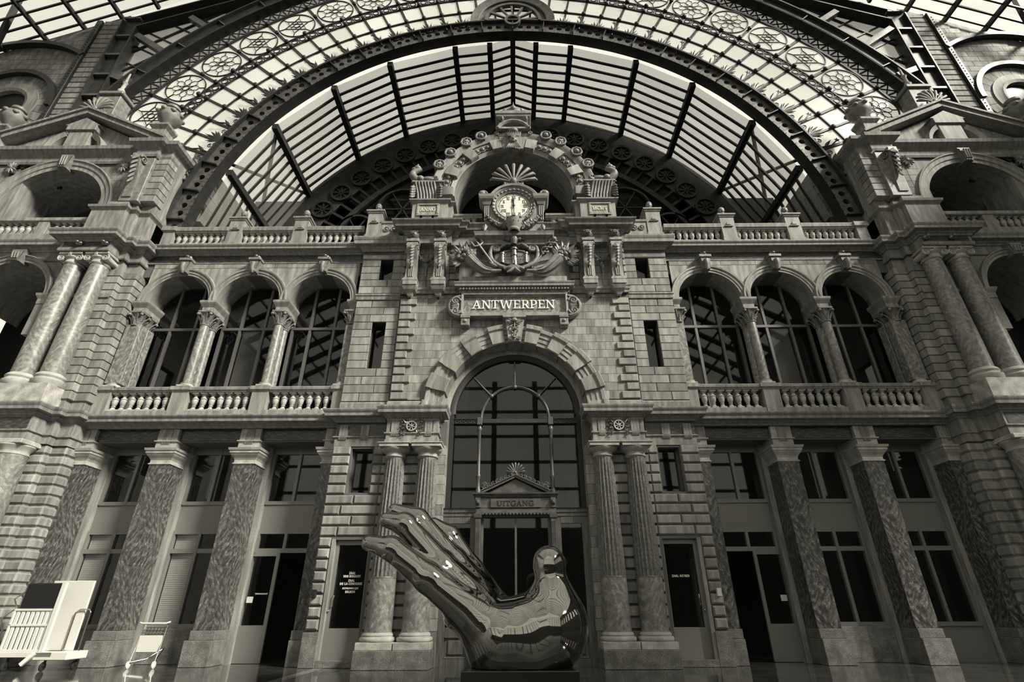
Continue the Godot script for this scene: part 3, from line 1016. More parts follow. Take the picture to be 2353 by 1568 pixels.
func consoles() -> void:
	var names := ["outer left", "inner left", "inner right", "outer right"]
	var xs := [-3.675, -2.68, 2.68, 3.675]
	for i in 4:
		var x: float = xs[i]
		var c := thing("console", "tall scrolled stone console with lion mask below the clock storey, %s of the four" % names[i], "console", V(x, 11.04, -0.3))
		var b := MB.new()
		b.cbox(x - 0.25, x + 0.25, 11.42, 11.73, -0.6, -0.08, 0.015)
		b.mould([Vector2(x - 0.24, -0.5), Vector2(x - 0.24, -0.1), Vector2(x + 0.24, -0.1), Vector2(x + 0.24, -0.5)], P2([0, 11.56, 0.03, 11.6, 0.03, 11.66, 0, 11.7]))
		b.mould([Vector2(x - 0.25, -0.5), Vector2(x - 0.25, -0.12), Vector2(x + 0.25, -0.12), Vector2(x + 0.25, -0.5)], P2([-0.22, 11.05, -0.18, 11.1, -0.14, 11.2, -0.05, 11.28, 0.0, 11.38, 0.0, 11.43]))
		put("foot", b, M.smooth_stone, c)
		b = MB.new()
		# S-curved body, profile in z and y, extruded across
		var pf := PP([-0.6, 11.72, -0.12, 11.72, -0.15, 11.95, -0.16, 12.2, -0.11, 12.5, 0.0, 12.75, 0.08, 12.95, 0.09, 13.08, 0.05, 13.17, -0.6, 13.17])
		b.ext(pf, -0.19, 0.19, Transform3D(Basis(V(0, 0, 1), V(0, 1, 0), V(-1, 0, 0)), V(x, 0, 0)), 0.015)
		put("body", b, M.smooth_stone, c)
		b = MB.new()
		for s in [-1.0, 1.0]:
			b.spiral(V(x + s * 0.2, 12.98, -0.04), V(0, 0, 1), V(0, 1, 0), 0.13, 0.02, 1.7, 0.03)
		for k in 7:
			b.leaf(V(x, 13.0 - k * 0.11, 0.09 - k * k * 0.006), V(0, -1, 0.12), V(0, 0, 1), 0.22, 0.26 - 0.018 * k, 0.25, 0.03, 3)
		for k in 3:
			b.tube([V(x - 0.07 + k * 0.07, 12.22, -0.13), V(x - 0.06 + k * 0.06, 11.76, -0.11)], 0.028, 6)
		put("acanthus", b, M.carving, c)
		b = MB.new()
		b.cbox(x - 0.225, x + 0.225, 13.17, 13.31, -0.6, 0.1, 0.012)
		b.mould([Vector2(x - 0.21, -0.5), Vector2(x - 0.21, 0.06), Vector2(x + 0.21, 0.06), Vector2(x + 0.21, -0.5)], P2([0, 13.2, 0.03, 13.25, 0.03, 13.3, 0, 13.31]))
		put("cap", b, M.smooth_stone, c)
		b = MB.new()
		lion_head(b, V(x, 13.5, 0.02), 0.2)
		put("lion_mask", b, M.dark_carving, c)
	for s in [-1.0, 1.0]:
		var b := MB.new(s)
		garland(b, V(2.92, 12.78, -0.3), V(3.44, 12.78, -0.3), 0.22, 0.07, 8)
		b.leaf(V(3.18, 12.5, -0.3), V(0, -1, 0), V(0, 0, 1), 0.4, 0.16, 0.1, 0.03, 3)
		b.tube([V(3.18, 12.3, -0.28), V(3.18, 11.9, -0.3)], [0.05, 0.015], 7)
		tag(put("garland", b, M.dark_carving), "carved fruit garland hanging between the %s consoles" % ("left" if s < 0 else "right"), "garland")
		# wall strips with quoin blocks flanking the consoles
		for row in 6:
			b = MB.new(s)
			var y := 11.56 + row * PITCH
			b.cbox(1.98 if row % 2 else 2.12, 2.34, y, y + 0.25, -0.6, -0.42, 0.02)
			put("quoin", b, pick(M.stones), get_node("wall_middle"))
			b = MB.new(s)
			b.cbox(3.95, 4.05, y, y + 0.25, -0.6, -0.44, 0.02)
			put("quoin", b, pick(M.stones), get_node("wall_middle"))
			for k in 4:
				b = MB.new(s)
				b.cbox(2.36 + k * 0.4, 2.75 + k * 0.4, y, y + 0.285, -0.6, -0.49, 0.006)
				put("stone", b, pick(M.stones), get_node("wall_middle"))
	var b := MB.new()
	b.box(-2.0, 2.0, 11.5, 13.3, -0.6, -0.5)
	put("panel", b, M.smooth_stone, get_node("wall_middle"))

# ---------------------------------------------------------------- cornice over the consoles, attic piers, arch round the clock
func aedicule() -> void:
	var b := MB.new()
	for s in [-1.0, 1.0]:
		b.s = s
		b.box(2.3, 4.03, 13.28, 13.9, -1.2, -0.16)
	b.s = 1.0
	b.box(-2.3, 2.3, 13.28, 13.62, -1.2, -0.3)
	put("frieze", b, M.smooth_stone, get_node("wall_middle"))
	b = MB.new()
	b.mould([Vector2(-4.0, -0.7), Vector2(-4.0, -0.16), Vector2(-2.36, -0.16), Vector2(-2.36, -0.3), Vector2(-2.1, -0.3), Vector2(-2.1, -0.42), Vector2(2.1, -0.42), Vector2(2.1, -0.3), Vector2(2.36, -0.3), Vector2(2.36, -0.16), Vector2(4.0, -0.16), Vector2(4.0, -0.7)], P2([0, 13.6, 0.04, 13.62, 0.06, 13.7, 0.1, 13.72, 0.12, 13.8, 0.34, 13.82, 0.36, 13.9, 0.40, 13.95, 0.46, 14.0, 0.48, 14.05, 0, 14.07]))
	piece("trim_2", b, M.cornice_stone, "heavy main cornice breaking forward over the lion consoles", "cornice")
	b = MB.new()
	b.box(-4.0, 4.0, 13.9, 14.06, -1.6, -0.3)
	piece("trim_3", b, M.smooth_stone, "stone deck under the clock arch and its piers", "ledge")
	b = MB.new()
	b.mould([Vector2(-1.2, -0.5), Vector2(-1.2, 0.08), Vector2(1.2, 0.08), Vector2(1.2, -0.5)], P2([0, 13.1, 0.02, 13.2, 0.1, 13.24, 0.2, 13.27, 0.22, 13.35, 0.25, 13.42, 0, 13.44]))
	b.box(-1.2, 1.2, 13.0, 13.43, -0.5, 0.08)
	piece("trim_4", b, M.cornice_stone, "projecting shelf carrying the clock above the coat of arms", "shelf")
	for s in [-1.0, 1.0]:
		var sd: String = "left" if s < 0 else "right"
		var p := thing("inscribed_pier", "stone pier carved %s with fluted urn drum at the %s foot of the clock arch" % ["ANNO" if s < 0 else "MCMV", sd], "pier", V(s * 3.2, 14.05, -0.3))
		b = MB.new(s)
		b.mould(b.rect(2.5, 3.82, 0.05, -1.2), P2([0.1, 14.05, 0.1, 14.16, 0.05, 14.19, 0.03, 14.24, 0, 14.26, 0, 14.98, 0.03, 15.0, 0.05, 15.05, 0.12, 15.07, 0.13, 15.12, 0, 15.14]))
		b.q(V(2.4, 15.13, 0.1), V(3.95, 15.13, 0.1), V(3.95, 15.13, -1.2), V(2.4, 15.13, -1.2))
		put("die", b, M.smooth_stone, p)
		b = MB.new(s)
		b.mould(b.rect(2.32, 2.5, -0.1, -1.2), P2([0.1, 14.05, 0.1, 14.16, 0, 14.26, 0, 14.98, 0.05, 15.05, 0.12, 15.07, 0.13, 15.12, 0, 15.14]))
		put("side_die", b, M.smooth_stone, p)
		b = MB.new(s)
		for f in [[2.81, 3.65, 14.36, 14.44], [2.81, 3.65, 14.87, 14.95], [2.81, 2.9, 14.44, 14.87], [3.56, 3.65, 14.44, 14.87]]:
			b.cbox(f[0], f[1], f[2], f[3], 0.0, 0.1, 0.015)
		b.box(2.85, 3.6, 14.4, 14.9, 0.0, 0.06)
		put("panel_frame", b, M.smooth_stone, p)
		letters("ANNO" if s < 0 else "MCMV", p, V(s * 3.23, 14.67, 0.068), 0.56, 0.16, 0.03, M.letter_stone)
		b = MB.new(s)
		for k in 4:
			b.box(2.98 if k < 2 else 3.42, 3.05 if k < 2 else 3.49, 14.28, 14.33, 0.03, 0.12)
		put("blocks", b, M.smooth_stone, p)
		# fluted drum flaring upward, beast on top
		b = MB.new(s)
		for k in 7:
			var x := 2.95 + k * 0.118
			b.tube([V(x, 15.2, -0.02), V(x + 0.02, 15.45, 0.0), V(x + 0.09, 15.8, 0.05), V(x + 0.13, 16.0, 0.14)], [0.05, 0.055, 0.055, 0.05], 8)
		b.mould(b.rect(2.9, 3.72, -0.05, -0.9), P2([0, 15.13, 0.02, 15.3, 0.03, 15.5, 0.08, 15.85, 0.14, 15.98, 0.2, 16.0, 0.2, 16.07, 0, 16.08]))
		put("fluted_drum", b, M.carving, p)
		b = MB.new(s)
		for h in [2.86, 3.84]:
			for k in 5:
				b.leaf(V(h, 15.9 - k * 0.12, 0.06), V(0.3 * (1 if h > 3 else -1), -1, 0.2), V(0, 0, 1), 0.3, 0.24, 0.35, 0.04, 3)
			b.spiral(V(h, 15.98, 0.08), V(1, 0, 0), V(0, 1, 0), 0.11, 0.02, 1.5, 0.04)
		put("acanthus", b, M.dark_carving, p)
		# crouched winged beast, built as carved stone
		var be := thing("stone_beast", "carved beast with curled neck crouching on the %s pier of the clock arch" % sd, "sculpture", V(s * 3.6, 16.07, 0.0))
		b = MB.new(s)
		var neck := []
		for k in 14:
			var u := k / 13.0
			neck.append(V(3.72 + 0.22 * sin(u * PI * 1.1), 16.15 + u * 0.62, 0.02 + 0.06 * sin(u * PI)))
		b.tube(neck, [0.15, 0.16, 0.16, 0.15, 0.145, 0.14, 0.135, 0.13, 0.125, 0.12, 0.12, 0.115, 0.11, 0.1], 12)
		b.ell(V(3.78, 16.78, 0.06), V(0.15, 0.12, 0.13), 12, 7)
		b.ell(V(3.9, 16.72, 0.08), V(0.11, 0.08, 0.09), 10, 6)
		b.ell(V(3.84, 16.63, 0.08), V(0.08, 0.05, 0.07), 8, 5)
		b.ell(V(3.77, 16.9, 0.1), V(0.04, 0.09, 0.03), 8, 5)
		put("neck_and_head", b, M.carving, be)
		b = MB.new(s)
		b.ell(V(3.35, 16.2, -0.05), V(0.36, 0.14, 0.22), 14, 8)
		b.ell(V(3.62, 16.2, 0.05), V(0.16, 0.15, 0.18), 12, 7)
		b.tube([V(3.1, 16.14, 0.05), V(2.98, 16.16, 0.1), V(2.95, 16.26, 0.1), V(3.03, 16.3, 0.1), V(3.05, 16.24, 0.1)], [0.08, 0.07, 0.06, 0.05, 0.03], 8)
		for k in 4: b.leaf(V(3.3 + k * 0.06, 16.26, 0.06), V(-1, 0.35, 0.1), V(0, 0, 1), 0.3, 0.12, -0.2, 0.03)
		put("body", b, M.carving, be)
	# the arch itself
	var A := thing("clock_arch", "semicircular stone arch with bosses framing the station clock", "arch", V(0, 15.6, -0.3))
	b = MB.new()
	b.revz(P2([2.3, -1.9, 2.3, -0.14, 2.4, -0.1, 2.46, -0.06, 2.46, -0.12, 2.9, -0.12, 2.9, -0.06, 2.98, -0.04, 3.05, -0.0, 3.13, 0.03, 3.2, 0.04, 3.25, 0.0, 3.25, -1.9]), 0, 15.6, -92, 92, 64)
	put("ring", b, M.smooth_stone, A)
	for s in [-1.0, 1.0]:
		for k in 4:
			var a: float = [15.5, 41.0, 66.0, 89.0][k]
			b = MB.new(s)
			var hw := 4.6
			b.revz(P2([2.34, -0.5, 2.34, 0.0, 2.38, 0.05, 2.86, 0.05, 2.92, 0.0, 2.92, -0.5]), 0, 15.6, a - hw, a + hw, 3, true)
			put("raised_block", b, M.stones[k % 4], A)
		for g in 3:
			b = MB.new(s)
			for k in 3:
				var a := deg_to_rad([28.3, 53.5, 77.5][g] + (k - 1) * 5.2)
				var o := V(sin(a) * 2.67, 15.6 + cos(a) * 2.67, -0.08)
				b.ell(o, V(0.1, 0.1, 0.09), 12, 7)
				b.tube([o + V(0.14, 0, 0), o + V(0.1, 0.1, 0), o + V(0, 0.14, 0), o + V(-0.1, 0.1, 0), o + V(-0.14, 0, 0), o + V(-0.1, -0.1, 0), o + V(0, -0.14, 0), o + V(0.1, -0.1, 0), o + V(0.14, 0, 0)], 0.025, 6)
			put("bead_row", b, M.carving, A)
		for k in 4:
			var a := deg_to_rad([24.0, 36.0, 51.0, 64.5][k])
			b = MB.new(s)
			var o := V(sin(a) * 3.26, 15.6 + cos(a) * 3.26, 0.06)
			b.tube([o + V(0.21, -0.02, 0), o + V(0.15, 0.15, 0), o + V(0, 0.21, 0), o + V(-0.15, 0.15, 0), o + V(-0.21, 0, 0), o + V(-0.15, -0.15, 0), o + V(0, -0.21, 0), o + V(0.15, -0.15, 0), o + V(0.21, -0.02, 0)], 0.05, 8)
			if k % 2 == 0: b.ell(o, V(0.12, 0.12, 0.12), 12, 8)
			else: rosette(b, o, 0.17, 7)
			b.cbox(o.x - 0.2, o.x + 0.2, o.y - 0.2, o.y + 0.02, -0.3, 0.02, 0.03)
			put("boss", b, M.carving, A)
	# rear hood wrapped with leaves
	var H := thing("leaf_hood", "leaf-wrapped stone hood behind the clock arch", "arch", V(0, 15.6, -1.5))
	b = MB.new()
	b.revz(P2([3.0, -2.3, 3.45, -2.2, 3.62, -2.0, 3.6, -1.75, 3.4, -1.6, 3.25, -0.4]), 0, 15.6, -92, 92, 48)
	put("hood", b, M.stones[3], H)
	b = MB.new()
	for k in 40:
		var a := deg_to_rad(-88 + k * 4.5)
		var o := V(sin(a) * 3.56, 15.6 + cos(a) * 3.56, -1.8)
		var tg := V(cos(a), -sin(a), 0) * (1.0 if a < 0 else -1.0)
		for j in 3:
			b.leaf(o + V(0, 0, -0.12 + j * 0.14), tg, V(sin(a), cos(a), 0.5), 0.38, 0.2, 0.12, 0.03)
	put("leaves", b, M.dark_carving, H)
	# keystone mask and the box on top
	var K := thing("crowning_box", "small carved turret box with mask keystone and spike on top of the clock arch", "turret", V(0, 17.6, -0.2))
	b = MB.new()
	b.ext(PP([-0.42, 17.86, 0.42, 17.86, 0.62, 18.6, -0.62, 18.6]), -0.9, 0.02, Transform3D(), 0.03)
	b.ext(PP([-0.24, 17.8, 0.24, 17.8, 0.32, 18.7, -0.32, 18.7]), -0.5, 0.1, Transform3D(), 0.02)
	put("keystone", b, M.smooth_stone, K)
	b = MB.new()
	b.ell(V(0, 18.2, 0.16), V(0.16, 0.24, 0.15), 12, 8)
	b.ell(V(0, 18.17, 0.31), V(0.04, 0.07, 0.05), 8, 5)
	b.ell(V(0, 18.05, 0.27), V(0.08, 0.025, 0.03), 8, 5)
	for s in [-1.0, 1.0]:
		b.ell(V(s * 0.07, 18.24, 0.28), V(0.045, 0.025, 0.03), 8, 5)
		b.ell(V(s * 0.09, 18.12, 0.24), V(0.06, 0.06, 0.05), 8, 5)
	for k in 9:
		b.leaf(V(-0.2 + k * 0.05, 18.38, 0.2), V((k - 4) * 0.12, 1, 0), V(0, 0, 1), 0.26, 0.1, 0.2, 0.03)
		b.leaf(V(-0.16 + k * 0.04, 18.0, 0.2), V((k - 4) * 0.1, -1, 0), V(0, 0, 1), 0.34, 0.09, 0.15, 0.03)
	b.ell(V(0, 18.72, 0.18), V(0.2, 0.14, 0.15), 10, 6)
	put("mask", b, M.carving, K)
	b = MB.new()
	b.box(-0.6, 0.6, 18.48, 19.72, -0.9, 0.0)
	b.mould(b.rect(-0.6, 0.6, 0.0, -0.9), P2([0.02, 18.6, 0.05, 18.66, 0, 18.7, 0, 19.6, 0.05, 19.66, 0.1, 19.7, 0.12, 19.78, 0.16, 19.82, 0.16, 19.98, 0, 20.0]))
	b.box(-0.7, 0.7, 19.9, 19.99, -0.9, 0.1)
	put("box", b, M.smooth_stone, K)
	b = MB.new()
	b.revz(P2([0.60, -0.3, 0.60, 0.2, 0.66, 0.26, 0.72, 0.26, 0.76, 0.2, 0.76, -0.3]), 0, 18.62, -68, 68, 24, true)
	b.cbox(-0.72, 0.72, 18.84, 18.96, -0.3, 0.2, 0.015)
	put("segmental_hood", b, M.smooth_stone, K)
	b = MB.new()
	for s in [-1.0, 1.0]:
		lion_head(b, V(s * 0.5, 19.62, 0.06), 0.13)
		b.spiral(V(s * 0.68, 18.72, 0.05), V(s, 0, 0), V(0, 1, 0), 0.1, 0.02, 1.5, 0.04)
	put("masks", b, M.carving, K)
	b = MB.new()
	b.lathe(P2([0.52, 20.0, 0.54, 20.1, 0.52, 20.25, 0.42, 20.38, 0.2, 20.45, 0.17, 20.5, 0.2, 20.56, 0.16, 20.62, 0.08, 20.7, 0.0, 21.25]), V(0, 0, -0.4), 18)
	for k in 8:
		var a := TAU * k / 8.0
		b.ell(V(sin(a) * 0.5, 20.2, -0.4 + cos(a) * 0.5), V(0.12, 0.14, 0.1), 8, 6)
	put("spike", b, M.carving, K)
	# dark back of the niche
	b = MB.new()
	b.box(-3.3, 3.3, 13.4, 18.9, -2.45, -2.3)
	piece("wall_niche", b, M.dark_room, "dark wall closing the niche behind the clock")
	# low balustrades beside the clock, panel blocks and posts beyond the piers
	for s in [-1.0, 1.0]:
		var sd: String = "left" if s < 0 else "right"
		var q := thing("balustrade", "short stone balustrade of three balusters just %s of the clock" % sd, "balustrade", V(s * 1.77, 13.99, -0.35))
		b = MB.new(s)
		b.cbox(1.2, 2.3, 13.9, 14.06, -0.6, -0.2, 0.01)
		b.cbox(1.2, 2.3, 14.05, 14.09, -0.55, -0.25, 0.01)
		put("plinth", b, M.smooth_stone, q)
		b = MB.new(s)
		b.mould([Vector2(1.2, -0.26), Vector2(2.3, -0.26)], P2([-0.2, 14.53, 0, 14.53, 0.02, 14.58, 0.05, 14.6, 0.06, 14.66, 0.04, 14.70, -0.3, 14.71]))
		put("rail", b, M.cornice_stone, q)
		for x in [1.51, 1.765, 2.02]:
			put("baluster", baluster_mesh(0.45, 0.1), M.white_stone, q, V(s * x, 14.085, -0.38))
		var pb := thing("parapet_block", "parapet panel with two carved roundels beside the %s inscribed pier" % sd, "parapet", V(s * 4.67, 13.67, -0.4))
		b = MB.new(s)
		b.mould(b.rect(4.3, 5.0, -0.33, -0.9), P2([0.02, 13.67, 0.02, 13.8, 0, 13.82, 0, 14.3, 0.04, 14.34, 0.06, 14.42, 0, 14.44]))
		b.box(4.3, 5.0, 13.67, 14.43, -0.9, -0.35)
		put("body", b, M.smooth_stone, pb)
		b = MB.new(s)
		for x in [4.53, 4.8]:
			b.revz(P2([0.085, -0.34, 0.085, -0.29, 0.115, -0.29, 0.12, -0.34]), x, 14.06, 0, 360, 16)
			b.ell(V(x, 14.06, -0.32), V(0.06, 0.06, 0.05), 10, 6)
		put("roundels", b, M.carving, pb)
		post_with_finial(s, 5.02, 5.56, 13.67, 14.98, -0.3, "stone parapet post with acorn finial next to the %s end of the clock storey" % sd)

func post_with_finial(s: float, x0: float, x1: float, y0: float, y1: float, z: float, label: String) -> void:
	var p := thing("parapet_post", label, "post", V(s * (x0 + x1) * 0.5, y0, z - 0.26))
	var w := (x1 - x0)
	var b := MB.new(s)
	b.mould(b.rect(x0, x1, z, z - w), P2([0.03, y0, 0.03, y0 + 0.12, 0, y0 + 0.15, 0, y1 - 0.17, 0.03, y1 - 0.15, 0.035, y1 - 0.10, 0.075, y1 - 0.08, 0.08, y1 - 0.02, 0.05, y1, -w * 0.5, y1 + 0.03]))
	put("shaft", b, M.smooth_stone, p)
	b = MB.new(s)
	b.cbox(x0 + 0.1, x1 - 0.1, y0 + 0.66, y0 + 0.7, z - 0.02, z + 0.05, 0.008)
	var c := (x0 + x1) * 0.5
	b.ext(PP([c - 0.12, y0 + 0.7, c + 0.12, y0 + 0.7, c + 0.09, y0 + 0.78, c, y0 + 0.9, c - 0.09, y0 + 0.78]), z - 0.02, z + 0.06, Transform3D(), 0.03)
	put("boss", b, M.carving, p)
	put("finial", finial_mesh(), M.carving, p, V(s * c, y1 - 0.02, z - w * 0.5))

# ---------------------------------------------------------------- city arms: shield with castle, horns of plenty, trident, staff
func coat_of_arms() -> void:
	var C := thing("coat_of_arms", "carved coat of arms with castle shield, trident and horns of plenty above the name tablet", "coat of arms", V(0, 11.76, -0.1))
	var b := MB.new()
	var sh := PP([-0.5, 12.55, -0.5, 12.35, -0.42, 12.2, -0.25, 12.08, 0.0, 12.0, 0.25, 12.08, 0.42, 12.2, 0.5, 12.35, 0.5, 12.55, 0.36, 12.74, 0.0, 12.8, -0.36, 12.74])
	b.ext(sh, -0.4, -0.02, Transform3D(), 0.03)
	var rim := []
	for p in sh: rim.append(V(p.x, p.y, -0.01))
	rim.append(rim[0])
	b.tube(rim, 0.035, 8)
	put("shield", b, M.carving, C)
	b = MB.new()
	for w in [[-0.4, -0.06], [0.06, 0.4]]:
		b.ext(PP([w[0], 12.2, w[1], 12.12 if w[0] < 0 else 12.2, w[1], 12.44, w[0], 12.5] if w[0] < 0 else [w[0], 12.12, w[1], 12.2, w[1], 12.5, w[0], 12.44]), -0.02, 0.07)
		for k in 4: b.box(w[0] + 0.03 + k * 0.08, w[0] + 0.07 + k * 0.08, 12.46, 12.53, 0.0, 0.09)
		for k in 3: b.box(w[0] + 0.06 + k * 0.1, w[0] + 0.09 + k * 0.1, 12.34, 12.4, 0.06, 0.085)
	b.lathe(P2([0.1, 12.08, 0.1, 12.45, 0.13, 12.48, 0.13, 12.54, 0.0, 12.55]), V(0, 0, 0.07), 10)
	for s in [-1.0, 1.0]: b.lathe(P2([0.07, 12.2, 0.07, 12.55, 0.09, 12.57, 0.09, 12.63, 0.0, 12.64]), V(s * 0.42, 0, 0.05), 10)
	b.lathe(P2([0.1, 12.5, 0.1, 12.74, 0.14, 12.77, 0.14, 12.84, 0.09, 12.9, 0.0, 12.96]), V(0, 0, 0.03), 12)
	b.ext(PP([-0.05, 12.1, 0.05, 12.1, 0.05, 12.24, 0, 12.29, -0.05, 12.24]), 0.14, 0.18)
	put("castle", b, M.bronze, C)
	b = MB.new()
	for s in [-1.0, 1.0]:
		b.s = s
		# scrolled cartouche
		b.spiral(V(0.66, 12.86, 0.0), V(1, 0, 0), V(0, 1, 0), 0.17, 0.03, 1.6, 0.07, 0.0)
		b.tube([V(0.83, 12.86, 0), V(0.86, 12.65, 0.02), V(0.82, 12.4, 0.03), V(0.7, 12.2, 0.05), V(0.5, 12.06, 0.06), V(0.3, 11.98, 0.08)], [0.06, 0.075, 0.085, 0.09, 0.08, 0.05], 10)
		b.tube([V(0.5, 12.9, 0), V(0.4, 12.98, 0.03), V(0.25, 13.05, 0.06)], [0.06, 0.06, 0.05], 8)
		b.cbox(0.45, 0.72, 12.1, 12.85, -0.3, -0.12, 0.04)
		rosette(b, V(0.66, 12.86, 0.02), 0.09, 6)
	b.s = 1.0
	b.ell(V(0, 11.93, 0.1), V(0.3, 0.1, 0.12), 12, 7)
	b.tube([V(-0.35, 11.9, 0.1), V(-0.1, 11.98, 0.16), V(0.1, 11.98, 0.16), V(0.35, 11.9, 0.1)], 0.06, 8)
	b.tube([V(0.0, 11.9, 0.18), V(-0.12, 11.78, 0.2), V(-0.25, 11.72, 0.18)], [0.07, 0.06, 0.03], 8)
	b.tube([V(0.0, 11.9, 0.18), V(0.12, 11.78, 0.2), V(0.22, 11.74, 0.18)], [0.07, 0.06, 0.03], 8)
	put("cartouche", b, M.carving, C)
	# helm and mural crown
	b = MB.new()
	b.lathe(P2([0.1, 12.95, 0.12, 13.05, 0.16, 13.15, 0.14, 13.3, 0.1, 13.36]), V(0, 0, 0.12), 12)
	for s in [-1.0, 1.0]:
		b.lathe(P2([0.04, 0, 0.1, 0.05, 0.1, 0.14, 0.05, 0.2, 0.06, 0.28]), V(s * 0.1, 13.2, 0.12), 10, Basis(V(0, 0, 1), -s * PI / 2))
	put("helm", b, M.dark_carving, C)
	var K := thing("mural_crown", "stone mural crown standing out below the clock dial", "crown", V(0, 13.45, 0.3))
	b = MB.new()
	b.lathe(P2([0.17, 13.36, 0.2, 13.38, 0.22, 13.44, 0.2, 13.5, 0.27, 13.66, 0.3, 13.84, 0.31, 13.88, 0.27, 13.88, 0.24, 13.6, 0.0, 13.55]), V(0, 0, 0.32), 20)
	for k in 8:
		var a := TAU * k / 8.0
		b.cbox(sin(a) * 0.29 - 0.06, sin(a) * 0.29 + 0.06, 13.86, 13.98, 0.32 + cos(a) * 0.29 - 0.05, 0.32 + cos(a) * 0.29 + 0.05, 0.012)
	put("wall", b, M.smooth_stone, K)
	b = MB.new()
	for k in 10:
		var a := TAU * k / 10.0
		b.ell(V(sin(a) * 0.28, 13.7, 0.32 + cos(a) * 0.28), V(0.02, 0.035, 0.02), 6, 5)
	put("studs", b, M.dark_carving, K)
	# horns of plenty, fruit and leaves
	for s in [-1.0, 1.0]:
		b = MB.new(s)
		var hp := []
		var hr := []
		for k in 16:
			var u := k / 15.0
			hp.append(V(0.45 + 1.15 * u + 0.05 * sin(u * 6.0), 11.88 - 0.06 * sin(u * PI) + 0.5 * pow(u, 3.2), 0.05 + 0.05 * u))
			hr.append(0.05 + 0.17 * u)
		b.tube(hp, hr, 14)
		for k in 7:
			var a := TAU * k / 7.0
			var rib := []
			for m in 8:
				var u := 0.3 + 0.7 * m / 7.0
				var j := int(u * 15)
				rib.append(hp[j] + V(-0.3 * cos(a) * hr[j], cos(a) * hr[j], sin(a) * hr[j]))
			b.tube(rib, 0.03, 6)
		b.tube([V(1.5, 12.3, 0.25), V(1.6, 12.44, 0.2), V(1.78, 12.42, 0.1), V(1.85, 12.3, 0.05)], 0.05, 8)
		put("horn", b, M.carving, C)
		b = MB.new(s)
		var r2 := RandomNumberGenerator.new()
		r2.seed = 31
		for k in 34:
			var a := r2.randf() * TAU
			var d := sqrt(r2.randf())
			var o := V(1.72 + cos(a) * d * 0.36, 12.55 + sin(a) * d * 0.26, 0.02 + (1.0 - d) * 0.16)
			var rr := 0.055 if s > 0 and k < 26 else 0.05 + r2.randf() * 0.06
			b.ell(o, V(rr, rr, rr), 9, 6)
		put("fruit", b, M.dark_carving, C)
		b = MB.new(s)
		for k in 18:
			var a := -0.9 + k * 0.19
			var o := V(1.72 + cos(a) * 0.3, 12.5 + sin(a) * 0.28, 0.02)
			b.leaf(o, V(cos(a), sin(a), 0.1), V(0, 0, 1), 0.32 + 0.1 * sin(k * 3.0), 0.16, 0.2 * sin(k * 1.7), 0.02, 2)
		for k in 8:
			b.leaf(V(0.6 + k * 0.1, 12.0 + k * 0.035, 0.12), V(1, 0.5 - 0.05 * k, 0.1), V(0, 0, 1), 0.4, 0.13, 0.1, 0.02)
		put("leaves", b, M.dark_carving, C)
	b = MB.new()
	b.tube([V(-0.66, 12.0, 0.1), V(-1.3, 13.05, 0.1)], 0.035, 8)
	for k in [-1.0, 0.0, 1.0]:
		var d := V(-0.52, 0.85, 0)
		var sd := V(0.85, 0.52, 0)
		var o := V(-1.24, 12.95, 0.1)
		b.tube([o, o + sd * k * 0.17 + d * 0.05, o + sd * k * 0.18 + d * 0.3], 0.03, 7)
		b.leaf(o + sd * k * 0.18 + d * 0.24, d, V(0, 0, 1), 0.22, 0.13, 0.0, 0.025)
	put("trident", b, M.white_stone, C)
	b = MB.new()
	var dd := V(0.55, 0.83, 0)
	b.tube([V(0.62, 11.95, 0.1), V(0.62, 11.95, 0.1) + dd * 1.4], 0.035, 8)
	for h in [-1.0, 1.0]:
		var pts := []
		for k in 26:
			var u := k / 25.0
			pts.append(V(0.62, 11.95, 0.14) + dd * (0.75 + u * 0.62) + V(0.83, -0.55, 0) * h * 0.13 * sin(u * TAU * 1.25) + V(0, 0, 0.05 * cos(u * TAU * 1.25) * h))
		b.tube(pts, 0.028, 7)
	b.ell(V(0.62, 11.95, 0.12) + dd * 1.5, V(0.1, 0.1, 0.1), 10, 7)
	for h in [-1.0, 1.0]: b.leaf(V(0.62, 11.95, 0.12) + dd * 1.42, V(0.83, -0.55, 0) * h + dd * 0.3, V(0, 0, 1), 0.24, 0.12, 0.1, 0.02)
	put("serpent_staff", b, M.carving, C)

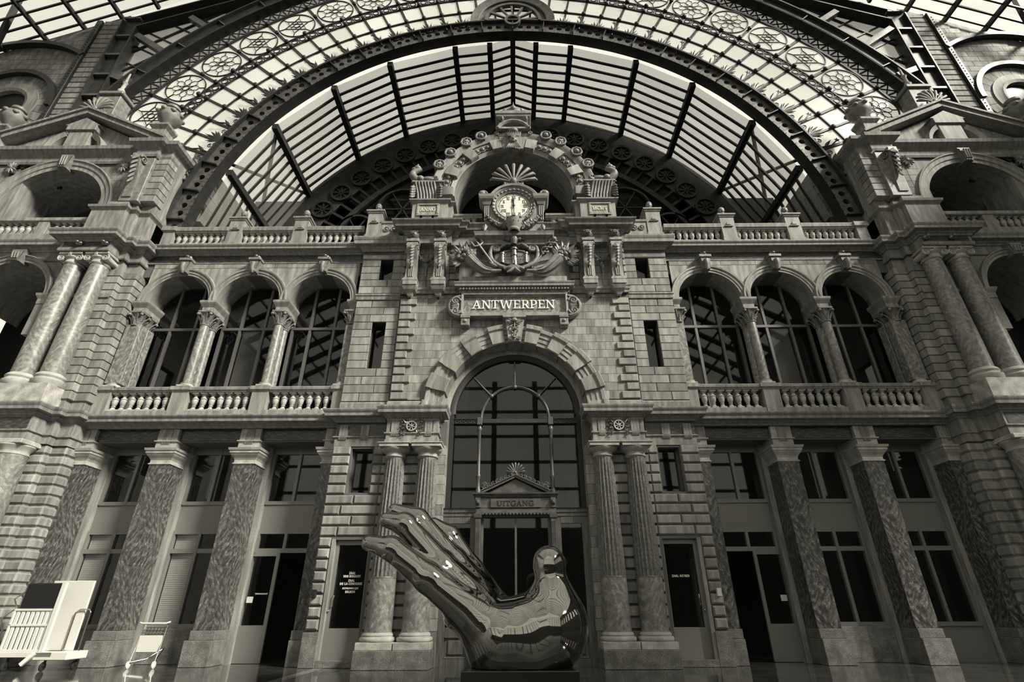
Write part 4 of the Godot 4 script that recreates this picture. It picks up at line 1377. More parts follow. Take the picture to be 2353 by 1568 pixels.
# ---------------------------------------------------------------- clock
func clock() -> void:
	var C := thing("station_clock", "round white clock dial with Roman numerals in a carved stone housing, just before twelve thirty", "clock", V(0, 13.44, 0.0))
	var b := MB.new()
	var cy := 14.83
	b.cbox(-1.1, 1.1, 13.44, 14.95, -0.5, 0.02, 0.02)
	b.mould(b.rect(-1.12, 1.12, 0.05, -0.5), P2([0.04, 13.44, 0.04, 13.56, 0, 13.6]))
	for s in [-1.0, 1.0]:
		b.s = s
		b.mould(b.rect(0.9, 1.14, 0.1, -0.4), P2([0, 14.86, 0.03, 14.92, 0.05, 15.0, 0.13, 15.06, 0.17, 15.14, 0.19, 15.24, 0, 15.25]))
	b.s = 1.0
	put("housing", b, M.smooth_stone, C)
	b = MB.new()
	b.revz(P2([0.80, -0.4, 0.80, 0.06, 0.84, 0.12, 0.88, 0.12, 0.90, 0.18, 0.98, 0.2, 1.02, 0.16, 1.03, -0.4]), 0, cy + 0.03, -78, 78, 36, true)
	put("hood", b, M.smooth_stone, C)
	b = MB.new()
	b.revz(P2([0.60, -0.1, 0.62, 0.06, 0.66, 0.1, 0.70, 0.08, 0.74, 0.12, 0.80, 0.14, 0.82, 0.1, 0.82, -0.2]), 0, cy, 0, 360, 44)
	for k in 28:
		var a := TAU * k / 28.0
		b.ell(V(sin(a) * 0.76, cy + cos(a) * 0.76, 0.12), V(0.05, 0.05, 0.04), 7, 5)
	put("ring", b, M.carving, C)
	b = MB.new()
	var circ := PackedVector2Array()
	for k in 40: circ.append(Vector2(sin(TAU * k / 40.0) * 0.61, cy + cos(TAU * k / 40.0) * 0.61))
	b.ext(circ, -0.1, 0.03)
	var D := put("dial", b, M.dial, C)
	b = MB.new()
	for k in 60:
		var a := TAU * k / 60.0
		var d := V(sin(a), cos(a), 0)
		b.bar(V(0, cy, 0.035) + d * 0.53, V(0, cy, 0.035) + d * (0.58 if k % 5 else 0.59), 0.022 if k % 5 == 0 else 0.012, 0.012)
	put("minute_marks", b, M.black_paint, D)
	var num := ["XII", "I", "II", "III", "IV", "V", "VI", "VII", "VIII", "IX", "X", "XI"]
	for k in 12:
		var a := TAU * k / 12.0
		var t: String = num[k]
		var o := letters(t, D, V(sin(a) * 0.435, cy + cos(a) * 0.435, 0.035), 0.045 + 0.035 * t.length(), 0.13, 0.012, M.black_paint, "Droid Serif", "numeral")
	b = MB.new()
	b.bar(V(0, cy - 0.1, 0.06), V(-0.035, cy + 0.40, 0.06), 0.035, 0.015)
	b.ell(V(-0.02, cy + 0.26, 0.06), V(0.05, 0.07, 0.012), 8, 5)
	put("hour_hand", b, M.black_paint, D)
	b = MB.new()
	b.bar(V(0, cy + 0.16, 0.08), V(0.0, cy - 0.53, 0.08), 0.03, 0.015)
	b.ell(V(0, cy, 0.08), V(0.055, 0.055, 0.02), 10, 6)
	put("minute_hand", b, M.black_paint, D)
	b = MB.new()
	palmette(b, V(0, 15.93, -0.05), 0.8, 1.18, 0.3, 9)
	put("shell", b, M.carving, C)
	for s in [-1.0, 1.0]:
		b = MB.new(s)
		b.spiral(V(1.17, 15.4, 0.1), V(-1, 0, 0), V(0, 1, 0), 0.15, 0.02, 1.8, 0.05)
		b.cbox(1.0, 1.3, 15.24, 15.36, -0.3, 0.12, 0.02)
		b.ell(V(1.2, 15.42, 0.08), V(0.14, 0.13, 0.12), 10, 7)
		put("ear", b, M.carving, C)
		b = MB.new(s)
		for k in 3: b.tube([V(0.95 + k * 0.07, 14.15, 0.04), V(0.95 + k * 0.07, 14.84, 0.06)], 0.028, 7)
		put("reeds", b, M.carving, C)
		b = MB.new(s)
		garland(b, V(0.98, 14.3, 0.08), V(0.14, 13.72, 0.16), 0.16, 0.1, 11)
		b.leaf(V(1.05, 13.9, 0.1), V(0.1, -1, 0), V(0, 0, 1), 0.36, 0.2, 0.2, 0.03, 2)
		put("garland", b, M.dark_carving, C)

# ---------------------------------------------------------------- glazed arch, little portal, side leaves
func portal() -> void:
	var z := -1.1
	var G := struct("window_1", "great arched window over the entrance with iron bars and dark reflecting glass", "window")
	# outer frame, posts, inner arch, spokes
	var b := MB.new()
	b.revz(P2([1.94, z - 0.08, 1.94, z + 0.06, 2.0, z + 0.1, 2.14, z + 0.1]), 0, 6.97, -90, 90, 40)
	for s in [-1.0, 1.0]:
		b.s = s
		b.box(1.98, 2.14, 3.95, 6.97, z - 0.08, z + 0.1)
	b.s = 1.0
	put("frame", b, M.iron_dark, G)
	b = MB.new()
	b.cbox(-1.2, 1.2, 6.65, 6.81, z - 0.05, z + 0.09, 0.02)
	for s in [-1.0, 1.0]:
		b.s = s
		b.cbox(1.2, 2.0, 6.64, 6.82, z - 0.05, z + 0.06, 0.01)
		b.cbox(1.2, 2.0, 6.64, 6.67, z, z + 0.1, 0.01)
		b.cbox(1.2, 2.0, 6.79, 6.82, z, z + 0.1, 0.01)
		for k in 5: b.revz(P2([0.035, z + 0.05, 0.04, z + 0.085, 0.06, z + 0.085, 0.065, z + 0.05]), 1.3 + k * 0.145, 6.73, 0, 360, 12)
	b.s = 1.0
	put("crossbar", b, M.iron, G)
	for s in [-1.0, 1.0]:
		b = MB.new(s)
		b.lathe(P2([0.085, 4.4, 0.085, 4.55, 0.06, 4.62, 0.055, 4.9, 0.075, 4.95, 0.075, 5.0, 0.055, 5.05, 0.05, 6.4, 0.08, 6.45, 0.08, 6.52, 0.055, 6.56, 0.06, 6.64]), V(1.145, 0, z + 0.02), 12)
		b.cbox(1.06, 1.23, 6.6, 6.86, z - 0.05, z + 0.12, 0.015)
		put("post", b, M.iron_light, G)
	b = MB.new()
	b.revz(P2([1.055, z - 0.04, 1.065, z + 0.05, 1.1, z + 0.08, 1.14, z + 0.05, 1.15, z - 0.04]), 0, 6.83, -90, 90, 30)
	put("inner_arch", b, M.iron_light, G)
	for a in [-45.0, 0.0, 45.0]:
		var d := V(sin(deg_to_rad(a)), cos(deg_to_rad(a)), 0)
		b = MB.new()
		b.tube([V(0, 6.83, z + 0.03) + d * 1.12, V(0, 6.9, z + 0.03) + d * 1.95], [0.03, 0.025], 8)
		b.ell(V(0, 6.83, z + 0.05) + d * 1.1, V(0.075, 0.075, 0.06), 10, 7)
		put("spoke", b, M.iron_light, G)
	# panes, slightly rippled by being set at small angles
	var arch_poly := func(r0: float, r1: float, a0: float, a1: float) -> PackedVector2Array:
		var pl := PackedVector2Array()
		for k in 9: pl.append(Vector2(sin(deg_to_rad(lerpf(a0, a1, k / 8.0))) * r1, 6.83 + cos(deg_to_rad(lerpf(a0, a1, k / 8.0))) * r1))
		if r0 <= 0.0: pl.append(Vector2(0, 6.83))
		else:
			for k in 9: pl.append(Vector2(sin(deg_to_rad(lerpf(a1, a0, k / 8.0))) * r0, 6.83 + cos(deg_to_rad(lerpf(a1, a0, k / 8.0))) * r0))
		return pl
	for k in 4:
		b = MB.new()
		flat(b, arch_poly.call(1.1, 2.05, -90.0 + 45 * k, -45.0 + 45 * k), z - 0.02 - 0.004 * k)
		put("pane", b, M.window_glass, G)
	b = MB.new()
	flat(b, arch_poly.call(0.0, 1.1, -90.0, 90.0), z - 0.03)
	put("pane", b, M.window_glass, G)
	for k in 3:
		b = MB.new()
		flat(b, PP([-2.05 + [0.0, 0.9, 3.2][k], 3.95, -1.15 + [0.0, 2.3, 3.2][k], 3.95, -1.15 + [0.0, 2.3, 3.2][k], 6.7, -2.05 + [0.0, 0.9, 3.2][k], 6.7]), z - 0.02)
		put("pane", b, M.window_glass, G)
	# door screen below
	var Dd := struct("door_1", "wooden entrance screen with glass leaves behind the bird, under the UITGANG portal", "door")
	var zd := -0.85
	b = MB.new()
	b.mould([Vector2(-2.14, zd), Vector2(2.14, zd)], P2([-0.1, 3.73, 0.0, 3.73, 0.02, 3.76, 0.02, 3.84, 0.05, 3.86, 0.06, 3.95, 0.1, 3.98, -0.1, 3.99]))
	put("transom", b, M.wood, Dd)
	for s in [-1.0, 1.0]:
		b = MB.new(s)
		b.box(1.93, 2.14, 0, 3.74, zd - 0.1, zd)
		b.box(1.19, 1.32, 0, 3.74, zd - 0.1, zd - 0.01)
		b.box(1.32, 1.93, 3.56, 3.74, zd - 0.1, zd)
		b.box(1.32, 1.93, 0.0, 0.18, zd - 0.1, zd)
		b.box(1.32, 1.93, 0.66, 0.9, zd - 0.1, zd)
		b.box(1.32, 1.93, 0.15, 0.7, zd - 0.1, zd - 0.06)
		b.mould([Vector2(1.34, zd - 0.05), Vector2(1.91, zd - 0.05)], P2([0, 0.17, 0.05, 0.19, 0.02, 0.22, 0, 0.22]), false, false)
		b.cbox(1.42, 1.83, 0.26, 0.6, zd - 0.08, zd - 0.02, 0.02)
		var sf := put("side_leaf", b, M.wood, Dd)
		b = MB.new(s)
		b.q(V(1.3, 0.88, zd - 0.05), V(1.95, 0.88, zd - 0.05), V(1.95, 3.6, zd - 0.05), V(1.3, 3.6, zd - 0.05))
		put("pane", b, M.window_glass, sf)
	b = MB.new()
	b.box(-1.02, 1.02, 0, 0.3, zd - 0.12, zd - 0.04)
	b.box(-0.03, 0.03, 0, 3.7, zd - 0.12, zd - 0.05)
	for s in [-1.0, 1.0]:
		b.s = s
		b.box(0.94, 1.03, 0, 3.72, zd - 0.12, zd - 0.04)
	b.s = 1.0
	var cl := put("middle_leaf", b, M.wood, Dd)
	b = MB.new()
	b.q(V(-1.0, 0.25, zd - 0.08), V(1.0, 0.25, zd - 0.08), V(1.0, 3.72, zd - 0.08), V(-1.0, 3.72, zd - 0.08))
	put("pane", b, M.window_glass, cl)
	# portal frame
	var P := thing("exit_portal", "small classical wooden portal lettered UITGANG with pediment and palmette", "portal", V(0, 0, -0.75))
	for s in [-1.0, 1.0]:
		b = MB.new(s)
		b.cbox(1.02, 1.18, 0.0, 3.84, zd - 0.05, -0.7, 0.01)
		for k in 4: b.tube([V(1.05 + k * 0.033, 0.4, -0.7), V(1.05 + k * 0.033, 3.6, -0.7)], 0.012, 6)
		b.mould(b.rect(1.02, 1.18, -0.7, -0.9), P2([0, 3.66, 0.03, 3.7, 0.04, 3.8, 0, 3.82]))
		put("pilaster", b, M.iron_light, P)
		b = MB.new(s)
		b.cbox(1.03, 1.19, 3.98, 4.27, -0.9, -0.7, 0.01)
		lion_head(b, V(1.11, 4.13, -0.66), 0.08)
		put("lion_block", b, M.iron_light, P)
	b = MB.new()
	b.box(-1.19, 1.19, 3.8, 4.3, -0.95, -0.76)
	b.mould([Vector2(-1.15, -0.76), Vector2(1.15, -0.76)], P2([0, 3.8, 0.05, 3.82, 0.05, 3.86, 0.02, 3.9, 0.02, 3.95]))
	dentils(b, -1.0, 1.0, 3.78, 3.83, -0.78, -0.68, 0.1)
	b.mould(b.rect(-1.14, 1.14, -0.76, -0.95), P2([0, 4.26, 0.05, 4.28, 0.08, 4.34, 0.12, 4.36, 0.13, 4.4, 0, 4.41]))
	put("entablature", b, M.iron_light, P)
	b = MB.new()
	b.cbox(-0.745, 0.745, 3.97, 4.23, -0.8, -0.70, 0.015)
	put("sign_board", b, M.iron_light, P)
	letters("UITGANG", P, V(0.0, 4.1, -0.692), 1.1, 0.15, 0.02, M.iron)
	b = MB.new()
	b.ext(PP([-0.86, 4.4, 0.86, 4.4, 0, 4.82]), -0.95, -0.78)
	for s in [-1.0, 1.0]:
		b.s = s
		b.bar(V(1.02, 4.42, -0.78), V(0, 4.89, -0.78), 0.08, 0.22)
		b.bar(V(1.04, 4.46, -0.76), V(0, 4.93, -0.76), 0.03, 0.26)
	b.s = 1.0
	put("pediment", b, M.iron_light, P)
	b = MB.new()
	for s in [-1.0, 1.0]:
		b.s = s
		for k in 7:
			var u := k / 6.0
			b.spiral(V(0.93 - u * 0.77, 4.56 + u * 0.36, -0.74), V(-1, 0, 0), V(0, 1, 0), 0.07, 0.01, 1.4, 0.018, PI * 0.3, 14)
		b.spiral(V(0.92, 4.66, -0.74), V(1, 0, 0), V(0, 1, 0), 0.07, 0.01, 1.5, 0.02, 0.0, 14)
	b.s = 1.0
	put("crest", b, M.iron_light, P)
	b = MB.new()
	palmette(b, V(0, 4.96, -0.74), 0.3, 0.37, 0.08, 9)
	put("palmette", b, M.iron_light, P)

func flat(b: MB, poly: PackedVector2Array, z: float) -> void:
	var idx := Geometry2D.triangulate_polygon(poly)
	for k in range(0, idx.size(), 3):
		var a := V(poly[idx[k]].x, poly[idx[k]].y, z)
		var c := V(poly[idx[k + 1]].x, poly[idx[k + 1]].y, z)
		var d := V(poly[idx[k + 2]].x, poly[idx[k + 2]].y, z)
		if (c - a).cross(d - a).z < 0.0: b.t(a, d, c)
		else: b.t(a, c, d)

# ---------------------------------------------------------------- bays with door and slit windows either side of the middle
func flank(s: float) -> void:
	var sd: String = "left" if s < 0 else "right"
	var W := struct("wall_flank", "rusticated stone bay with door and slit windows on the %s of the middle bay" % sd, "wall")
	var b := MB.new(s)
	for r in [[4.05, 4.37, 0.0, 13.6], [5.02, 5.6, 0.0, 13.6], [4.37, 5.02, 3.1, 4.395], [4.37, 5.02, 5.735, 8.43], [4.37, 5.02, 10.34, 11.8], [4.37, 5.02, 12.93, 13.6]]:
		if r[0] == 5.02: b.box(5.14, r[1], r[2], 3.1, -1.3, -0.63); b.box(r[0], r[1], 3.1, r[3], -1.3, -0.63)
		elif r[0] == 4.05: b.box(r[0], 4.15, r[2], 3.1, -1.3, -0.63); b.box(r[0], r[1], 3.1, r[3], -1.3, -0.63)
		else: b.box(r[0], r[1], r[2], r[3], -1.3, -0.63)
	put("backing", b, M.joint, W)
	b = MB.new(s)
	b.cbox(5.2, 5.62, 0, 0.8, -1.0, -0.55, 0.01)
	b.cbox(4.05, 5.3, 0, 0.165, -1.0, -0.56, 0.01)
	put("plinth", b, M.granite, W)
	for row in 17:
		var y1 := 5.80 - PITCH * row
		var y0 := y1 - 0.245
		if y1 > 4.5:
			stone(W, s * 5.06, s * 5.6, y0, y1, -0.58, 0.09, 0.03, pick(M.stones))
			stone(W, s * 4.06, s * 4.33, y0, y1, -0.58, 0.09, 0.03, pick(M.stones))
		elif y1 > 3.3:
			var m := 4.75 if row % 2 else 5.1
			stone(W, s * 4.06, s * m, y0, y1, -0.58, 0.09, 0.03, pick(M.stones))
			stone(W, s * (m + 0.04), s * 5.6, y0, y1, -0.58, 0.09, 0.03, pick(M.stones))
		else: stone(W, s * 5.25, s * 5.58, y0, y1, -0.55, 0.12, 0.04, pick(M.stones))
	for row in 19:
		var y0 := 7.275 + PITCH * row
		if y0 > 12.8: break
		var slit: bool = (y0 > 8.4 and y0 < 10.2) or (y0 > 11.75 and y0 < 12.85)
		if y0 > 11.0 and y0 < 11.25: continue
		if slit:
			stone(W, s * 4.94, s * 5.6, y0, y0 + 0.28, -0.6, 0.06, 0.012, pick(M.stones))
			stone(W, s * 4.06, s * 4.46, y0, y0 + 0.28, -0.6, 0.06, 0.012, pick(M.stones))
		else:
			var m := 4.6 if row % 2 else 5.05
			stone(W, s * 4.06, s * (m - 0.01), y0, y0 + 0.28, -0.6, 0.06, 0.012, pick(M.stones))
			stone(W, s * (m + 0.01), s * 5.6, y0, y0 + 0.28, -0.6, 0.06, 0.012, pick(M.stones))
	for k in 3:
		var yy: Array = [[4.395, 5.735], [8.43, 10.34], [11.8, 12.93]][k]
		var wn := struct("window_%d" % (10 + k + (3 if s > 0 else 0)), "narrow slit window in the %s flank, %s" % [sd, ["above the door", "middle height", "topmost"][k]], "window")
		b = MB.new(s)
		for x in [4.37, 4.98]: b.box(x, x + 0.05, yy[0], yy[1], -1.0, -0.85)
		b.box(4.37, 5.02, yy[0], yy[0] + 0.06, -1.0, -0.85)
		put("frame", b, M.frame_metal, wn)
		b = MB.new(s)
		b.q(V(4.37, yy[0], -0.93), V(5.02, yy[0], -0.93), V(5.02, yy[1], -0.93), V(4.37, yy[1], -0.93))
		put("pane", b, M.window_glass, wn)
	b = MB.new(s)
	b.mould([Vector2(4.05, -0.58), Vector2(5.6, -0.58), Vector2(5.6, -1.0)], P2([0, 11.08, 0.02, 11.1, 0.03, 11.22, 0.06, 11.26, 0.06, 11.32, 0, 11.34]))
	b.mould([Vector2(4.05, -0.58), Vector2(5.6, -0.58), Vector2(5.6, -1.0)], corn(0.5, 0.36, 13.18))
	b.mould([Vector2(4.05, -0.58), Vector2(5.6, -0.58), Vector2(5.6, -1.0)], corn(0.36, 0.38, 6.545))
	b.mould([Vector2(4.05, -0.6), Vector2(5.6, -0.6), Vector2(5.6, -1.0)], P2([0.0, 5.8, 0.0, 6.06, 0.05, 6.08, 0.05, 6.115, 0, 6.12]))
	b.mould([Vector2(4.05, -0.6), Vector2(5.6, -0.6)], P2([0, 12.86, 0.03, 12.9, 0.05, 13.03, 0, 13.04]))
	b.mould([Vector2(4.05, -0.6), Vector2(5.6, -0.6)], P2([0.03, 6.9, 0.03, 7.2, 0, 7.25]))
	put("mouldings", b, M.cornice_stone, W)
	b = MB.new(s)
	b.box(4.05, 5.6, 6.12, 6.5, -0.7, -0.615)
	b.box(4.05, 5.6, 13.04, 13.2, -0.7, -0.59)
	put("frieze", b, M.frieze_marble, W)
	triglyph(W, s, 4.56, 4.81, 6.12, 6.48, -0.585)
	triglyph(W, s, 5.23, 5.48, 6.12, 6.48, -0.585)
	var D := struct("door_2" if s < 0 else "door_3", "grey metal door with tall glass lettered %s" % ("ZAAL VAN BOGAERT" if s < 0 else "ZAAL ASTRID"), "door")
	b = MB.new(s)
	b.box(4.15, 5.14, 0.165, 0.89, -0.82, -0.75)
	for r in [[4.15, 4.2, 0.89, 3.1], [5.03, 5.14, 0.89, 3.1], [4.2, 5.03, 2.97, 3.1]]: b.box(r[0], r[1], r[2], r[3], -0.82, -0.75)
	put("leaf", b, M.door_metal, D)
	b = MB.new(s)
	b.q(V(4.2, 0.89, -0.79), V(5.03, 0.89, -0.79), V(5.03, 2.97, -0.79), V(4.2, 2.97, -0.79))
	put("pane", b, M.window_glass, D)
	b = MB.new(s)
	b.tube([V(5.0, 1.42, -0.74), V(4.97, 1.42, -0.69), V(4.97, 1.68, -0.69), V(5.0, 1.68, -0.74)], 0.012, 7)
	b.ell(V(5.08, 1.3, -0.71), V(0.03, 0.03, 0.03), 8, 6)
	put("handle", b, M.chrome, D)
	b = MB.new(s)
	b.box(5.12, 5.22, 0.165, 3.12, -0.82, -0.6)
	put("stone_frame", b, M.smooth_stone, D)
	var ln := [["ZAAL", 2.24], ["VAN BOGAERT", 2.16], ["ZAAL", 2.05], ["DE LA CENSERIE", 1.97], ["KONINKLIJK", 1.85], ["BALKON", 1.77]] if s < 0 else [["ZAAL ASTRID", 2.14]]
	for l in ln: letters(l[0], D, V(s * 4.57, l[1], -0.775), 0.044 * l[0].length(), 0.062, 0.006, M.letter_white, "Droid Sans", "lettering", true)
	b = MB.new(s)
	b.cbox(5.4, 5.52, 1.62, 1.82, -0.56, -0.47, 0.01)
	tag(put("wall_box", b, M.black_plastic if s < 0 else M.white_metal), "small %s box on the stones beside the %s door" % ["black" if s < 0 else "pale", sd], "box")

# ---------------------------------------------------------------- side wing: pilasters, glazing, loggia, balustrades
func wing(s: float) -> void:
	var sd: String = "left" if s < 0 else "right"
	var W := struct("wall_wing", "%s wing wall with arcaded loggia over a pilastered ground floor" % sd, "wall")
	var b := MB.new(s)
	b.box(5.6, 13.9, 12.3, 13.3, -1.7, -0.84)
	b.box(5.6, 13.9, 6.1, 6.7, -2.0, -1.12)
	b.box(5.6, 13.9, 6.6, 6.9, -2.0, -0.8)
	put("backing", b, M.joint, W)
	b = MB.new(s)
	b.box(5.6, 13.9, 6.15, 6.5, -1.7, -1.1)
	b.box(5.6, 13.9, 12.89, 13.25, -1.0, -0.8)
	put("frieze", b, M.frieze_marble, W)
	b = MB.new(s)
	b.mould([Vector2(5.6, -0.95), Vector2(13.8, -0.95)], corn(0.34, 0.44, 6.5))
	b.mould([Vector2(5.6, -0.8), Vector2(13.8, -0.8)], corn(0.31, 0.36, 13.22))
	b.mould([Vector2(5.6, -0.8), Vector2(13.8, -0.8)], P2([0, 12.84, 0.03, 12.86, 0.03, 12.9, 0, 12.91]))
	put("cornice", b, M.cornice_stone, W)
	var nm := ["nearest the middle bay", "second from the middle bay", "third from the middle bay", "against the tower"]
	for k in 4:
		var x0: float = [5.4, 8.12, 10.76, 13.42][k]
		var x1: float = [6.04, 8.77, 11.4, 14.05][k]
		var p := thing("pilaster", "dark veined marble pilaster on the %s wing, %s" % [sd, nm[k]], "pilaster", V(s * (x0 + x1) / 2, 0, -1.3))
		b = MB.new(s)
		b.cbox(x0 - 0.02, x1 + 0.1 if k > 0 else x1 + 0.03, 0, 0.61, -1.8, -0.85, 0.012)
		b.cbox(x0 - 0.01, x1 + 0.03, 0.61, 0.84, -1.8, -0.93, 0.012)
		put("plinth", b, M.granite, p)
		b = MB.new(s)
		b.cbox(x0, x1, 0.84, 5.37, -1.7, -0.98, 0.006)
		put("shaft", b, M.dark_marble, p)
		b = MB.new(s)
		b.mould(b.rect(x0, x1, -0.98, -1.8), P2([0, 5.36, 0.03, 5.37, 0.03, 5.4, 0.0, 5.42, 0.0, 5.5, 0.03, 5.56, 0.09, 5.63, 0.12, 5.68, 0.14, 5.7, 0.14, 5.76, 0.17, 5.78, 0.19, 5.85, 0, 5.86]))
		b.mould(b.rect(x0, x1, -0.98, -1.8), P2([0, 5.85, 0, 6.08, 0.05, 6.09, 0.05, 6.12, 0, 6.125, 0, 6.5]))
		b.box(x0 - 0.15, x1 + 0.15, 5.83, 5.85, -1.75, -0.85)
		put("capital", b, M.white_stone, p)
		var c := (x0 + x1) / 2
		triglyph(p, s, c - 0.13, c + 0.13, 6.125, 6.48, -0.97)
		b = MB.new(s)
		b.box(x0 - 0.16, x1 + 0.16, 0, 6.2, -2.0, -1.68)
		put("jamb", b, M.smooth_stone, p)
	# ground floor glazing
	for k in 3:
		var x0: float = [6.2, 8.93, 11.56][k]
		var x1: float = [7.96, 10.6, 13.26][k]
		var mx: float = [7.08, 9.76, 12.4][k]
		var G := struct("window_%d" % (20 + k + (3 if s > 0 else 0)), "grey metal shopfront glazing on the %s wing, %s" % [sd, ["door bay beside the middle", "middle bay", "bay next to the tower"][k]], "window")
		b = MB.new(s)
		for y in [[4.29, 4.4], [3.42, 3.52], [2.87, 3.0], [5.9, 6.15]]: b.box(x0, x1, y[0], y[1], -1.98, -1.86)
		for x in [[x0, x0 + 0.07], [x1 - 0.07, x1], [mx - 0.045, mx + 0.045]]:
			b.box(x[0], x[1], 0.9 if k != 0 else 2.87, 3.52, -1.97, -1.85)
			b.box(x[0], x[1], 4.3, 6.1, -1.97, -1.85)
		if k > 0: b.box(x0, x1, 0.87, 0.98, -1.98, -1.84)
		put("frame", b, M.door_metal, G)
		b = MB.new(s)
		b.box(x0, x1, 3.5, 4.3, -1.95, -1.9)
		if k == 2: b.box(x0, x1, 0, 0.95, -1.95, -1.9)
		put("panel", b, M.door_metal, G)
		if k == 1:
			b = MB.new(s)
			b.cbox(x0 - 0.1, x1 + 0.1, 0, 0.87, -1.95, -1.72, 0.01)
			put("stone_base", b, M.granite, G)
		for h in 2:
			var a := x0 if h == 0 else mx
			var c := mx if h == 0 else x1
			for y in [[4.4, 5.95], [3.0, 3.45], [0.97, 2.87]]:
				if k == 0 and y[0] < 1.0: continue
				b = MB.new(s)
				b.q(V(a, y[0], -1.92), V(c, y[0], -1.92), V(c, y[1], -1.92), V(a, y[1], -1.92))
				put("pane", b, M.window_glass, G)
				if k > 0 and h == 1 and y[0] < 4.0 and s < 0:
					b = MB.new(s)
					for i in int((y[1] - y[0]) / 0.05): b.box(a + 0.05, c - 0.08, y[0] + i * 0.05, y[0] + i * 0.05 + 0.042, -2.02, -2.0)
					put("blind", b, M.blind, G)
		if k == 0:
			var D := struct("door_%d" % (4 if s < 0 else 5), "half-open glazed metal door leaf on the %s wing with dark room behind" % sd, "door")
			b = MB.new(s)
			b.box(7.16, 8.12, 0.01, 0.94, -1.93, -1.86)
			for r in [[7.16, 7.26, 0.94, 2.87], [7.99, 8.12, 0.94, 2.87], [7.26, 7.99, 2.78, 2.87]]: b.box(r[0], r[1], r[2], r[3], -1.93, -1.86)
			put("leaf", b, M.door_metal, D)
			b = MB.new(s)
			b.q(V(7.26, 0.94, -1.9), V(7.99, 0.94, -1.9), V(7.99, 2.78, -1.9), V(7.26, 2.78, -1.9))
			put("pane", b, M.window_glass, D)
			b = MB.new(s)
			b.box(7.72, 7.9, 1.52, 1.68, -1.893, -1.888)
			put("notice", b, M.white_paint, D)
			if s < 0: letters("Onderstationschef", D, V(-7.5, 1.76, -1.885), 0.36, 0.05, 0.004, M.letter_white, "Droid Sans")
	# balustrades, lower and upper
	for lv in 2:
		var zf := -0.8 if lv == 0 else -0.5
		var y0 := 6.85 if lv == 0 else 13.53
		var y1 := 7.08 if lv == 0 else 13.62
		var y2 := 7.71 if lv == 0 else 14.12
		var y3 := 7.89 if lv == 0 else 14.37
		for k in 3:
			var x0: float = [[5.95, 8.63, 11.27], [5.7, 8.41, 10.9]][lv][k]
			var x1: float = [[8.1, 10.74, 13.35], [7.88, 10.35, 12.98]][lv][k]
			var q := thing("balustrade", "%s stone balustrade on the %s wing, %s" % [["loggia", "roof-edge"][lv], sd, ["section next to the middle bay", "centre section", "section next to the tower"][k]], "balustrade", V(s * (x0 + x1) / 2, y0, zf - 0.15))
			b = MB.new(s)
			b.cbox(x0, x1, y0, y1, zf - 0.4, zf, 0.01)
			put("plinth", b, M.smooth_stone, q)
			b = MB.new(s)
			b.mould([Vector2(x0, zf - 0.02), Vector2(x1, zf - 0.02)], P2([-0.28, y2, 0, y2, 0.02, y2 + 0.05, 0.05, y2 + 0.07, 0.06, y3 - 0.03, 0.04, y3, -0.3, y3]))
			put("rail", b, M.cornice_stone, q)
			var n := 7 if lv == 0 else 8
			for i in n:
				var f: float = [[6.203, 8.86, 11.5], [6.03, 8.528, 11.085]][lv][k]
				put("baluster", baluster_mesh(y2 - y1, 0.11 if lv == 0 else 0.1), M.white_stone, q, V(s * (f + i * ([0.278, 0.2445][lv])), y1, zf - 0.15))
		for k in (4 if lv == 0 else 3):
			var x0: float = [[5.62, 8.105, 10.74, 13.3], [7.88, 10.35, 12.95, 0]][lv][k]
			var x1: float = [[5.97, 8.63, 11.27, 13.78], [8.41, 10.9, 13.35, 0]][lv][k]
			if lv == 1 and k < 2: post_with_finial(s, x0, x1, 13.53, 14.82, zf + 0.03, "acorn-topped stone post of the roof-edge balustrade, %s wing, %s" % [sd, ["nearer the middle", "nearer the tower"][k]])
			else:
				b = MB.new(s)
				b.mould(b.rect(x0, x1, zf + 0.02, zf - 0.42), P2([0.0, y0, 0, y2, 0.03, y2 + 0.04, 0.07, y2 + 0.06, 0.07, y3, -0.2, y3 + 0.01]))
				put("pedestal_post", b, M.smooth_stone, W)
	# loggia
	for k in 3:
		var c: float = [7.04, 9.61, 12.18][k]
		var A := thing("loggia_arch", "moulded stone arch of the %s loggia, %s" % [sd, ["nearest the middle bay", "centre of three", "nearest the tower"][k]], "arch", V(s * c, 11.22, -0.8))
		b = MB.new(s)
		var z := -0.8 + 0.004 * k
		b.revz(P2([1.12, -1.7, 1.12, z + 0.02, 1.2, z + 0.02, 1.21, z + 0.05, 1.31, z + 0.05, 1.32, z + 0.09, 1.38, z + 0.1, 1.4, z + 0.06, 1.4, z - 0.05]), c, 11.22, -90, 90, 36)
		put("archivolt", b, M.smooth_stone, A)
		b = MB.new(s)
		b.ext(PP([c - 0.13, 12.36, c + 0.13, 12.36, c + 0.2, 12.86, c - 0.2, 12.86]), -1.0, -0.55, Transform3D(), 0.03)
		b.tube([V(c, 12.34, -0.6), V(c, 12.5, -0.5), V(c, 12.7, -0.52)], [0.05, 0.08, 0.1], 8)
		b.cbox(c - 0.23, c + 0.23, 12.84, 12.96, -1.0, -0.5, 0.015)
		put("keystone", b, M.carving, A)
		b = MB.new(s)
		b.ell(V(c, 13.05, -0.68), V(0.14, 0.1, 0.1), 12, 7)
		b.ell(V(c, 13.05, -0.58), V(0.07, 0.06, 0.07), 10, 6)
		put("boss", b, M.bronze, A)
		b = MB.new(s)
